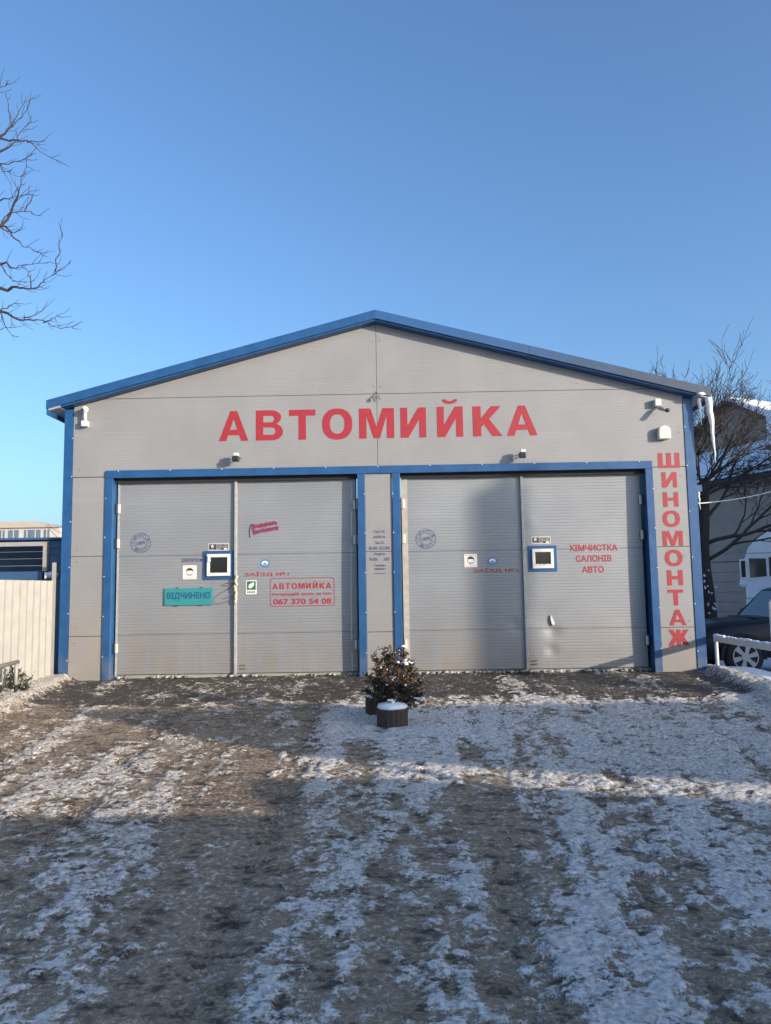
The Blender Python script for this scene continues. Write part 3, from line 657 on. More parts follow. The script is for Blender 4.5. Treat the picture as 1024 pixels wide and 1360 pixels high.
B(-0.088, 0.088, -0.113, -0.0, 0.028, 0.034).build('seam', M_GALV, t)
for x, z, lb in ((-2.16, 3.31, 'black floodlight above the left gate'), (2.20, 3.285, 'black floodlight above the right gate')):
    t = empty('floodlight', (x, 0, z), lb, 'floodlight', 'floodlights over the gates')
    B(-0.05, 0.05, -0.20, -0.115, -0.045, 0.035).build('housing', M_BLACK, t, bevel=0.008)
    B(-0.042, 0.042, -0.206, -0.201, -0.038, 0.02).build('glass', M_GLASS, t)
    MB().tube([(-0.055, -0.15, 0), (-0.055, -0.06, 0.02), (-0.04, -0.004, 0.03), (0.04, -0.004, 0.03), (0.055, -0.06, 0.02), (0.055, -0.15, 0)], 0.008, 6).build('bracket', M_BLACK, t)
    B(-0.035, 0.045, -0.19, -0.11, 0.036, 0.085).build('sensor_cap', M_WHITE, t, bevel=0.012)
hc = MB().tube(smooth_path([(0.0, -0.004, 4.34), (0.005, -0.03, 4.325), (0.02, -0.06, 4.28), (0.035, -0.05, 4.24), (0.05, -0.06, 4.21)]), 0.007, 6)
hc.tube(smooth_path([(0.012, -0.05, 4.30), (0.0, -0.09, 4.26), (0.01, -0.1, 4.22)]), 0.008, 6); hc.blob((0.0, -0.09, 4.24), (0.02, 0.025, 0.03), 3)
hc.build('cable_end', M_CABLE, None, smooth=True, label='frayed cable end hanging from the seam above the red lettering', cat='cable')
# icicles on the right eave
def icicle(name, x, y, z, L, r, lb):
    g = random.Random(L); pts = []; rad = []
    for i in range(15):
        t = i/14; pts.append((x+0.05*L*t+g.uniform(-.006, .006), y+g.uniform(-.006, .006), z-L*t)); rad.append(max(0.004, r*(1-t)**0.8*(1+g.uniform(-.12, .12))))
    MB().tube(pts, rad, 8).build(name, M_ICE, None, smooth=True, label=lb, cat='icicle', group='icicles at the right eave')
icicle('icicle', 5.055, -0.16, ZE-SL*0.21+0.01, 1.0, 0.055, 'long white icicle hanging from the right roof corner')
icicle('icicle', 4.93, -0.10, ZE-0.03, 0.42, 0.035, 'short icicle between corner post and long icicle')
icicle('icicle', 4.90, 0.05, 2.72, 0.30, 0.02, 'thin icicle on the blue bracket behind the right corner post')
MB().blob((4.93, -0.205, 4.165), (0.06, 0.03, 0.025), 4).build('snow_lump', M_SNOW, None, smooth=True, label='small snow lump on the right roof verge', cat='snow')
B(4.863, 4.95, 0.02, 0.10, 2.70, 2.80).build('bracket', M_BLUE, bld)
# overhead cable from the corner to the right
pp = []
A_, C_ = Vector((4.87, 0.06, 2.52)), Vector((9.5, 5.2, 3.62))
for i in range(25):
    t = i/24; p = A_.lerp(C_, t); p.z -= 0.22*4*t*(1-t)*0.5; pp.append(p)
MB().tube(pp, 0.009, 5).build('overhead_cable', M_WHITE, None, smooth=True, label='pale cable strung from the right corner post towards the tree', cat='cable')

# ------------------------------------------------------------------ railings
def railing_right():
    e = empty('right_railing', (5.0, 0, 0), 'white metal railing with snow beside the right corner of the building', 'railing')
    B(-0.035, 0.035, -2.6, -0.02, 0.44, 0.52).build('rail', M_WHITE, e, bevel=0.01)
    MB().tube([(0, -0.04, -0.15), (0, -0.04, 0.47)], 0.026, 10).build('post', M_WHITE, e, smooth=True)
    MB().tube([(0, -2.5, -0.25), (0, -2.5, 0.45)], 0.026, 10).build('post', M_WHITE, e, smooth=True)
    s = MB(); g = random.Random(5); y = -0.05
    while y > -2.6:
        if g.random() < 0.93: s.blob((g.uniform(-.006, .006), y, 0.522), (0.034, g.uniform(0.05, 0.09), g.uniform(0.012, 0.03)), g.random(), 7, 5, 0.2)
        y -= g.uniform(0.05, 0.09)
    s.build('snow_cap', M_SNOW, e, smooth=True)
railing_right()
fr = empty('tall_railing', (6.27, 0.85, -0.45), 'tall thin white railing post with top rail in front of the parked car', 'railing')
MB().tube([(0, 0, -0.1), (0, 0, 1.44)], 0.024, 10).build('post', M_WHITE, fr, smooth=True)
MB().tube([(1.9, 0.1, -0.1), (1.9, 0.1, 1.45)], 0.024, 10).build('post', M_WHITE, fr, smooth=True)
MB().tube([(0, 0, 1.45), (3.0, 0.15, 1.47)], 0.024, 10).build('rail', M_WHITE, fr, smooth=True)
def railing_left():
    e = empty('left_railing', (-4.62, 0, 0), 'low white railing with dark lower post in front of the cream fence', 'railing')
    MB().tube([(0, -1.72, 0.445), (0, -4.5, 0.38)], 0.026, 10).build('rail', M_CREAM, e, smooth=True)
    for y in (-1.76, -3.4):
        p = MB().tube([(0, y, 0.16), (0, y, 0.44)], 0.022, 10).build('post', M_CREAM, e, smooth=True)
        MB().tube([(0, y, -0.2), (0, y, 0.165)], 0.0215, 10).build('dark_base', M_BLACK, p, smooth=True)
railing_left()

# ------------------------------------------------------------------ cream corrugated fence on the left
fe = empty('corrugated_fence', (-4.98, 0, 0), 'cream corrugated metal fence running forward from the left corner', 'fence')
Lf = 6.0; step = 0.2; prof = []
y = 0.0
while y < Lf:
    prof += [(0.0, -y), (0.0, -y-step*0.30), (0.05, -y-step*0.40), (0.05, -y-step*0.62)]; y += step
for k in range(0, len(prof)-1, 40):
    seg = prof[k:k+41]; m = MB()
    for (xa, ya), (xb, yb) in zip(seg, seg[1:]):
        m.quad((xa, ya, -0.25), (xb, yb, -0.25+0.03*0), (xb, yb, 1.50), (xa, ya, 1.50))
        m.quad((xa-0.002, ya, -0.25), (xa-0.002, ya, 1.50), (xb-0.002, yb, 1.50), (xb-0.002, yb, -0.25))
        m.quad((xa, ya, 1.50), (xb, yb, 1.50), (xb-0.002, yb, 1.50), (xa-0.002, ya, 1.50))
    m.build('sheet', M_CREAM, fe)
B(-0.03, 0.02, 0.02, 0.06, -0.2, 1.78).build('end_post', M_CREAM, fe)
B(-0.06, -0.01, -6.0, 0.02, 0.25, 0.29).build('rail', M_CREAM, fe); B(-0.06, -0.01, -6.0, 0.02, 1.25, 1.29).build('rail', M_CREAM, fe)
for z in (0.2, 1.33):
    for k in range(10): B(0.028, 0.034, -0.10-k*0.46, -0.088-k*0.46, z, z+0.012).build('screw', M_CABLE, fe)

# blue kiosk behind the fence
M_KB = mat('blue_siding', (0.035, 0.085, 0.17), 0.5, var=0.2, scale=3)
ki = empty('blue_kiosk', (-5.81, 0.30, -0.16), 'blue clad kiosk with white framed opening behind the cream fence', 'kiosk'); ki.scale = (0.813,)*3
for i in range(4):
    z0 = 2.24+i*0.145; MB().prism([(-2.3, z0), (0.62, z0), (0.62, z0+0.14), (-2.3, z0+0.14)], 1.0+0.0, 1.04).build('board', M_KB, ki)
for i in range(5): MB().prism([(0.76, 2.10+i*0.145), (1.15, 2.10+i*0.145), (1.15, 2.24+i*0.145), (0.76, 2.24+i*0.145)], -0.02+0.012*(i % 2), 0.06).build('board', M_KB, ki)
B(-2.4, 0.66, -0.05, 0.05, 0.0, 2.235).build('counter_wall', M_KB, ki); B(0.66, 1.15, 0.0, 0.05, 0.0, 2.098).build('side_wall', M_KB, ki)
B(0.70, 0.755, 0.06, 1.2, 0.0, 2.80).build('inner_wall', M_KB, ki)
B(-2.4, 0.76, -0.09, 0.0, 2.72, 2.80).build('frame', M_CREAM, ki); B(0.68, 0.757, -0.09, 0.0, 2.236, 2.718).build('frame', M_CREAM, ki)
B(-2.45, 1.15, -0.12, 2.2, 2.84, 2.88).build('roof', M_KB, ki)
rs = MB(); g = random.Random(2)
for i in range(22): rs.blob((-2.3+i*0.14, 0.7+g.uniform(-.4, .8), 2.87), (0.35, 0.5, g.uniform(0.025, 0.05)), i, 8, 5)
rs.build('roof_snow', M_SNOW, ki, smooth=True)
MB().blob((-5.11, 0.25, 1.60), (0.125, 0.07, 0.045), 9, 10, 6, 0.3).build('snow_lump', M_SNOW, None, smooth=True, label='snow lump on the kiosk ledge behind the fence', cat='snow')

# far cream building on the left
fb = empty('distant_building', (-48, 60, -0.6), 'distant cream building with a row of windows above the kiosk', 'building')
M_FAR = mat('far_plaster', (0.44, 0.40, 0.35), 0.9, var=0.06, scale=0.3)
B(-22, 16.2, 0, 14, 0, 8.15).build('wall', M_FAR, fb)
MB().prism([(-22.3, 8.16), (16.3, 8.16), (14.0, 8.75), (-22.3, 8.75)], -0.3, 14.2).build('roof', mat('far_roof', (0.36, 0.30, 0.25), 0.9), fb)
for x0, w in ((9.65, 0.5), (10.65, 0.25), (11.75, 0.5), (13.05, 0.25), (13.85, 0.5), (14.95, 0.25), (8.3, 0.5), (7.0, 0.5)):
    q = B(x0-w, x0+w, -0.06, -0.001, 7.1, 7.95).build('window', mat('far_glass', (0.10, 0.14, 0.19), 0.2), fb)
    B(x0-0.04, x0+0.04, -0.09, -0.061, 7.1, 7.95).build('mullion', M_FAR, q); B(x0-w, x0+w, -0.09, -0.061, 7.1, 7.16).build('sill', M_FAR, q)

# ------------------------------------------------------------------ trees
def grow(mb, p, d, L, r, depth, g, droop=0.0, spread=0.75, kids=(3, 4), tip=0.0035, shrink=0.66, up=0.12):
    n = max(3, int(L/0.16)+2) if depth > 1 else 3
    pts = [Vector(p)]; rad = [r]; d = Vector(d).normalized()
    re = max(tip, r*0.45)
    for i in range(n):
        d = (d+Vector((g.gauss(0, .13), g.gauss(0, .13), g.gauss(0, .10)+up*(0.5 if depth < 3 else 0.3)-droop))).normalized()
        pts.append(pts[-1]+d*L/n); rad.append(r+(re-r)*(i+1)/n)
    mb.tube(pts, rad, 7 if r > 0.06 else 5 if r > 0.02 else 3, cap=r > 0.02)
    if depth <= 0: return
    k = g.randint(*kids)
    for j in range(k):
        t = 0.3+0.7*(j+g.random()*0.6)/k if j < k-1 else 1.0
        i = min(n, max(1, int(t*n))); q = pts[i]; dd = (pts[i]-pts[i-1]).normalized()
        ax = Vector((g.gauss(0, 1), g.gauss(0, 1), g.gauss(0, 1))).cross(dd).normalized()
        nd = dd+ax*spread*g.uniform(0.55, 1.15)*(0.4 if t == 1.0 else 1)
        grow(mb, q, nd, L*shrink*g.uniform(0.75, 1.15), max(tip, rad[i]*g.uniform(0.55, 0.75)), depth-1, g, droop, spread, kids, tip, shrink, up)

# bare tree by the right corner
tr = empty('bare_tree', (8.62, 9.0, -0.55), 'bare dark tree with snowy trunk behind the right corner of the building', 'tree')
m = MB(); m.tube(smooth_path([(0.03, 0, -0.1), (0.0, 0, 1.2), (-0.06, 0.03, 2.6), (0.02, 0, 3.7), (0.06, 0, 4.6)]), [0.22-0.10*i/20 for i in range(21)], 10)
m.tube(smooth_path([(-0.02, 0, 3.4), (-0.16, 0.1, 4.5), (-0.2, 0.1, 5.0), (-0.24, 0.1, 5.5)]), [0.11-0.07*i/15 for i in range(16)], 8)
m.build('trunk', M_BARK, tr, smooth=True)
m = MB(); g = random.Random(21)
limbs = [((0.06, 0, 3.6), (0.75, -0.25, 0.75), 2.0, 0.05), ((0.03, 0, 2.9), (0.9, -0.2, 0.45), 2.4, 0.06), ((0.02, 0, 2.45), (0.9, -0.3, 0.42), 2.6, 0.055), ((0.06, 0, 4.4), (0.45, -0.2, 0.85), 1.7, 0.045), ((0.05, 0, 4.5), (-0.35, 0.1, 0.9), 1.6, 0.04),
         ((-0.18, 0.1, 4.6), (-0.8, -0.3, 0.7), 1.7, 0.035), ((-0.2, 0.1, 5.3), (0.3, 0.2, 0.9), 1.4, 0.032), ((-0.22, 0.1, 5.4), (-0.6, 0, 0.8), 1.4, 0.03), ((0.0, 0.0, 4.0), (0.1, -0.9, 0.6), 1.5, 0.04), ((0.06, 0, 4.6), (0.75, 0.3, 0.75), 1.9, 0.045), ((-0.2, 0, 5.2), (0.85, -0.1, 0.75), 1.7, 0.035), ((-0.1, 0, 4.8), (-0.9, 0.2, 0.65), 1.7, 0.032), ((0.05, 0, 4.2), (0.95, 0.1, 0.5), 2.2, 0.042), ((-0.1, 0, 5.0), (-0.2, -0.4, 0.9), 1.5, 0.03), ((0.06, 0, 4.5), (0.6, -0.4, 0.7), 2.0, 0.035)]
for p, d, L, r in limbs: grow(m, p, d, L, r, 4, g, 0.0, 0.85, (3, 4), 0.006, 0.60, 0.14)
for i in range(8):
    grow(m, (g.uniform(-0.2, 0.05), 0, g.uniform(4.0, 5.4)), (g.uniform(-1, 1), g.uniform(-0.5, 0.5), g.uniform(0.55, 0.9)), g.uniform(1.3, 1.9), 0.026, 3, g, 0.0, 0.8, (4, 5), 0.0055, 0.62, 0.14)
m.build('crown', M_TWIG, tr, smooth=True)
s = MB(); g = random.Random(9)
for i in range(22): s.blob((g.uniform(-0.15, 0.15), -0.2+g.uniform(0, 0.05), g.uniform(0.6, 2.2)), (g.uniform(.015, .035), 0.03, g.uniform(.015, .05)), i, 8, 6, 0.3)
s.build('clinging_snow', M_SNOW, tr, smooth=True, kind='stuff')
tr2 = empty('bare_tree', (14.6, 12.0, -0.55), 'bare tree reaching in from the right edge above the house roof', 'tree')
m = MB(); m.tube(smooth_path([(0, 0, -0.1), (0.05, 0, 2), (-0.05, 0, 4), (-0.1, 0, 5.2)]), [0.2-0.08*i/15 for i in range(16)], 9); m.build('trunk', M_BARK, tr2, smooth=True)
m = MB(); g = random.Random(5)
for p, d, L, r in [((-0.1, 0, 5.0), (-0.75, -0.1, 0.75), 2.4, 0.08), ((-0.1, 0, 5.2), (0.1, 0, 1), 2.2, 0.09), ((0, 0, 4.6), (0.7, 0.2, 0.8), 2.2, 0.08), ((-0.1, 0, 4.4), (-0.6, 0.5, 0.7), 2.2, 0.07)]: grow(m, p, d, L, r, 4, g, 0, 0.85, (3, 4), 0.007, 0.64)
m.build('crown', M_TWIG, tr2, smooth=True)
# twigs behind the left corner
tr3 = empty('young_tree', (-6.2, 5.5, -0.5), 'thin twiggy young tree behind the kiosk beside the left corner', 'tree')
MB().tube(smooth_path([(0, 0, 0), (0.03, 0, 1.5), (0, 0, 2.6)]), [0.04-0.02*i/10 for i in range(11)], 6).build('trunk', M_BARK, tr3, smooth=True)
m = MB(); g = random.Random(14)
for p, d, L, r in [((0, 0, 2.4), (-0.8, 0, 0.5), 1.1, 0.016), ((0, 0, 2.5), (-0.5, 0.1, 0.9), 1.2, 0.016), ((0, 0, 2.6), (-0.1, 0, 1), 1.2, 0.018), ((0, 0, 2.2), (-0.9, 0, 0.25), 1.0, 0.014)]: grow(m, p, d, L, r, 2, g, 0, 0.7, (2, 3), 0.005, 0.6)
m.build('crown', M_TWIG, tr3, smooth=True)
# near tree on the left: its twigs reach into the picture from the side
tl = empty('bare_tree', (-6.4, -4.3, -0.3), 'bare tree reaching in from the left edge against the sky', 'tree')
BR = [[(-4.223,-4.2,6.344),(-3.759,-4.2,6.514),(-3.684,-4.2,6.611)],[(-4.578,-3.704,5.901),(-4.013,-3.704,6.305),(-3.884,-3.704,6.433),(-3.755,-3.704,6.579),(-3.652,-3.704,6.744)],[(-4.013,-3.704,6.305),(-3.89,-3.72,6.45),(-3.91,-3.74,6.60),(-3.94,-3.76,6.77)],[(-3.884,-3.704,6.433),(-3.84,-3.67,6.61),(-3.77,-3.66,6.75)],[(-4.422,-3.953,5.712),(-3.87,-3.953,5.976),(-3.729,-3.953,6.074),(-3.637,-3.953,6.224),(-3.536,-3.953,6.323)],[(-4.454,-3.801,6.272),(-3.959,-3.801,6.225),(-3.671,-3.801,6.192),(-3.461,-3.801,6.024),(-3.246,-3.801,5.924)],[(-3.671,-3.801,6.192),(-3.48,-3.80,6.18)],[(-4.003,-4.509,5.408),(-3.561,-4.509,5.506),(-3.339,-4.509,5.54),(-3.252,-4.509,5.6)],[(-3.561,-4.509,5.506),(-3.53,-4.5,5.44),(-3.46,-4.5,5.45)],
[(-4.355,-4.002,4.819),(-3.815,-4.002,5.133),(-3.666,-4.002,5.393),(-3.608,-4.002,5.557),(-3.596,-4.002,5.689),(-3.543,-4.002,5.788)],[(-3.815,-4.002,5.133),(-3.73,-4.02,5.25),(-3.59,-4.05,5.41),(-3.47,-4.07,5.46)],[(-3.73,-4.02,5.25),(-3.54,-4.04,5.27),(-3.38,-4.05,5.21)],[(-3.54,-4.04,5.27),(-3.47,-4.04,5.39)],[(-4.056,-4.254,4.933),(-3.677,-4.254,5.004),(-3.52,-4.254,4.858),(-3.365,-4.254,4.76),(-3.241,-4.254,4.694)],[(-3.677,-4.254,5.004),(-3.57,-4.25,4.93),(-3.44,-4.25,4.99)],[(-4.263,-4.02,4.767),(-3.791,-4.02,4.741),(-3.648,-4.02,4.665),(-3.516,-4.02,4.694),(-3.274,-4.02,4.729)],[(-3.791,-4.02,4.741),(-3.69,-4.02,4.57),(-3.51,-4.02,4.50)],[(-4.182,-4.493,4.198),(-3.525,-4.493,4.236),(-3.379,-4.493,4.255),(-3.218,-4.493,4.244),(-3.103,-4.493,4.302),(-2.996,-4.493,4.383),(-2.845,-4.493,4.5)],[(-2.996,-4.493,4.383),(-2.98,-4.493,4.56),(-2.93,-4.493,4.79)],[(-3.218,-4.493,4.244),(-3.25,-4.49,4.38),(-3.31,-4.49,4.47)],
[(-4.454,-3.935,4.361),(-3.819,-3.935,4.25),(-3.579,-3.935,4.148),(-3.374,-3.935,4.12),(-3.168,-3.935,4.043),(-3.043,-3.935,4.049)],[(-3.374,-3.935,4.12),(-3.27,-3.935,4.15),(-3.19,-3.935,4.17)],[(-3.579,-3.935,4.148),(-3.46,-3.93,4.20),(-3.37,-3.93,4.24)],[(-3.819,-3.935,4.25),(-3.73,-3.93,4.29),(-3.63,-3.93,4.32)],[(-3.819,-3.935,4.25),(-3.75,-3.93,4.05),(-3.62,-3.93,3.96)],[(-3.685,-4.698,3.829),(-3.401,-4.698,3.772),(-3.26,-4.698,3.798)],[(-4.163,-4.092,5.259),(-3.776,-4.092,5.372),(-3.62,-4.092,5.393),(-3.425,-4.092,5.421)]]
O_ = Vector(tl.location); m = MB(); g = random.Random(17)
def twigs(mb, pts, g, r):
    for i in range(1, len(pts)):
        if g.random() < 0.7:
            d = (pts[i]-pts[i-1]).normalized(); ax = Vector((g.gauss(0, 1), g.gauss(0, 1), g.gauss(0, 1))).cross(d).normalized(); L = g.uniform(0.05, 0.20)
            q = pts[i]; e1 = q+(d+ax*0.9).normalized()*L*0.5; e2 = e1+(d+ax*0.5+Vector((0, 0, 0.3))).normalized()*L*0.5
            mb.tube([q, e1, e2], [r*0.55, r*0.4, r*0.3], 3, cap=False)
for pl in BR:
    main = len(pl) > 4 or pl[0][0] < -4.1; P_ = [Vector(p)-O_ for p in pl]
    if main:                                            # carry the branch on to a limb beside the trunk
        st = P_[0]; P_ = [Vector((0.1, 0.05, max(2.4, st.z-1.2))), Vector((st.x*0.5, st.y*0.6, st.z-0.45))]+P_
    sp_ = smooth_path(P_, 4); r0 = 0.035 if main else 0.0075
    rad = [max(0.0032, r0*(1-i/(len(sp_)-1))**(1.5 if main else 0.8)) for i in range(len(sp_))]
    sp_ = [p+Vector((g.gauss(0, .006), g.gauss(0, .006), g.gauss(0, .008))) for p in sp_]
    m.tube(sp_, rad, 5, cap=False); twigs(m, sp_[5:] if main else sp_, g, 0.006)
m2 = MB(); m2.tube(smooth_path([(0, 0, -0.1), (0.05, 0, 1.5), (0.1, 0.05, 3.5), (0.0, 0, 5.5), (-0.1, 0, 7.0)]), [0.17-0.13*i/20 for i in range(21)], 10); m2.build('trunk', M_BARK, tl, smooth=True)
for p, d, L, r in [((0, 0, 5.5), (-0.7, 0.2, 0.7), 1.8, 0.04), ((0, 0, 4.5), (-0.7, -0.5, 0.6), 1.9, 0.05), ((-0.1, 0, 6.8), (-0.2, 0.3, 0.9), 1.2, 0.03)]: grow(m, p, d, L, r, 3, g)
m.build('crown', M_TWIG, tl, smooth=True)

# ------------------------------------------------------------------ planters and bushes in front
M_PL = mat('brown_planter_concrete', (0.062, 0.042, 0.035), 0.8, var=0.35, scale=20, bump=0.3, bscale=50)
def planter(x, y, r, h, lb):
    z = 0.03*y-0.02; e = empty('log_planter', (x, y, z), lb, 'planter', 'round brown planters')
    MB().lathe([(r*0.96, 0), (r, 0.02), (r, h-0.02), (r*0.97, h), (r*0.80, h), (r*0.80, h-0.04)], 72, (0, 0, 0), lambda an: 1+0.045*abs(math.sin(an*9))).build('pot', M_PL, e)
    g = random.Random(x); mm = MB(); mm.lathe([(r*0.99, h-0.002), (r*1.0, h+0.015), (r*0.88, h+0.042), (r*0.5, h+0.055), (r*0.1, h+0.058)], 30, (0, 0, 0), lambda an: 1+0.03*math.sin(an*3+1)+0.02*math.sin(an*7)); mm.build('snow_cap', M_SNOW, e, smooth=True)
    return e
planter(0.185, -3.50, 0.156, 0.205, 'front brown ribbed planter topped with snow before the shrub')
planter(0.035, -2.85, 0.15, 0.21, 'rear brown ribbed planter half hidden behind the front one')
M_NEED = mat('brown_evergreen_foliage', (0.13, 0.082, 0.048), 0.85, col2=(0.036, 0.028, 0.018), scale=12)
M_LEAFG = mat('dark_evergreen_leaves', (0.05, 0.055, 0.025), 0.7, col2=(0.02, 0.026, 0.014), scale=20)
def shrub(name, loc, sprays, lb, needles, leafm, seed, snown=40, leaf=(0.010, 0.03), wide=0.10, big=4):
    """sprays: tips of the main shoots relative to the root; side shoots fan out along each"""
    e = empty(name, loc, lb, 'shrub'); g = random.Random(seed); st = MB(); fo = MB(); sn = MB(); tips = []
    for q in sprays:
        q = Vector(q); mid = Vector((q.x*0.55, q.y*0.55, q.z*0.42)); path = smooth_path([(0, 0, 0), mid, q], 7)
        st.tube(path, [0.010-0.008*k/(len(path)-1) for k in range(len(path))], 4, cap=False)
        for i, p in enumerate(path[2:]):
            t = i/len(path); k = 5 if t < 0.75 else 3
            for _ in range(k):
                d = Vector((g.gauss(0, 1), g.gauss(0, 1), g.gauss(0.55, 0.7))).normalized(); L = wide*g.uniform(0.5, 1.25)*(1.15-0.8*t)
                end = p+d*L; st.tube([p, p.lerp(end, 0.5)+Vector((0, 0, -0.008)), end], [0.003, 0.002, 0.0012], 3, cap=False); tips.append(end)
                for n_ in range(needles):
                    c = p.lerp(end, g.uniform(0.15, 1.05))+Vector((g.gauss(0, .008), g.gauss(0, .008), g.gauss(0, .008)))
                    dd = (d+Vector((g.gauss(0, .6), g.gauss(0, .6), g.gauss(0.1, .6)))).normalized(); Ln = g.uniform(*leaf)
                    s_ = dd.cross(Vector((g.gauss(0, 1), g.gauss(0, 1), g.gauss(0, 1)))).normalized()*leaf[0]*g.uniform(0.3, 0.7)
                    fo.quad(c-s_*0.4, c+dd*Ln*0.5-s_, c+dd*Ln, c+dd*Ln*0.5+s_)
    for i in range(snown):
        q = g.choice(tips); r_ = 0.006+0.012*g.random()**2
        sn.blob((q.x, q.y, q.z+0.004), (r_*g.uniform(1, 1.7), r_, r_*g.uniform(0.5, 0.9)), i, 6, 4, 0.4)
    front = [t_ for t_ in tips if t_.y < -0.02] or tips
    for i in range(big):
        q = g.choice(front)
        for k in range(g.randint(7, 12)):
            r_ = g.uniform(0.008, 0.019); sn.blob((q.x+g.gauss(0, .022), q.y+g.gauss(0, .018), q.z+g.gauss(0, .016)), (r_*1.4, r_, r_*0.7), i*9+k, 7, 5, 0.5)
    st.build('stem', M_TWIG, e); fo.build('foliage', leafm, e); sn.build('clinging_snow', M_SNOW, e, smooth=True, kind='stuff'); return e
def fan(n, w, h, seed, lean=0.0):
    g = random.Random(seed); out = []
    for i in range(n):
        u = -1+2*(i+0.5)/n+g.uniform(-.12, .12); out.append((u*w*0.5*g.uniform(0.55, 0.95)+lean, g.uniform(-0.45, 0.45)*w, h*(1-0.55*abs(u)**1.6)*g.uniform(0.72, 1.0)))
    return out
shrub('evergreen_shrub', (0.23, -3.36, 0.07), [(-0.10, 0.0, 0.60), (-0.03, -0.05, 0.55), (0.06, 0.05, 0.58), (-0.22, 0.02, 0.50), (-0.17, -0.12, 0.38), (-0.29, 0.0, 0.30), (0.15, 0.0, 0.44), (0.20, -0.08, 0.33), (0.27, 0.02, 0.25), (0.05, -0.16, 0.36), (-0.06, -0.18, 0.27), (0.14, -0.16, 0.20), (-0.20, 0.15, 0.36), (0.08, 0.18, 0.42), (-0.30, -0.08, 0.17), (0.26, -0.10, 0.12), (-0.12, 0.14, 0.5)], 'brown snow dusted evergreen shrub growing behind the front planter', 17, M_NEED, 4, 190, (0.013, 0.036), 0.12, 11)
shrub('leafy_shrub', (-4.82, -1.5, -0.2), fan(9, 0.6, 0.60, 3), 'small dark leafy shrub under the left railing by the cream fence', 5, M_LEAFG, 6, 50, (0.016, 0.036), 0.10, 3)
shrub('leafy_shrub', (-4.86, -2.2, -0.2), fan(10, 0.65, 0.62, 5), 'dark leafy shrub at the left picture edge behind the railing', 5, M_LEAFG, 12, 50, (0.016, 0.036), 0.10, 3)
shrub('dry_shrub', (13.3, 15.5, -0.6), fan(9, 0.6, 1.7, 9), 'small brown conifer against the garage door of the house', 10, mat('dry_conifer', (0.16, 0.10, 0.045), 0.9, var=0.4, scale=10), 7, 0, (0.03, 0.09), 0.22, 0)

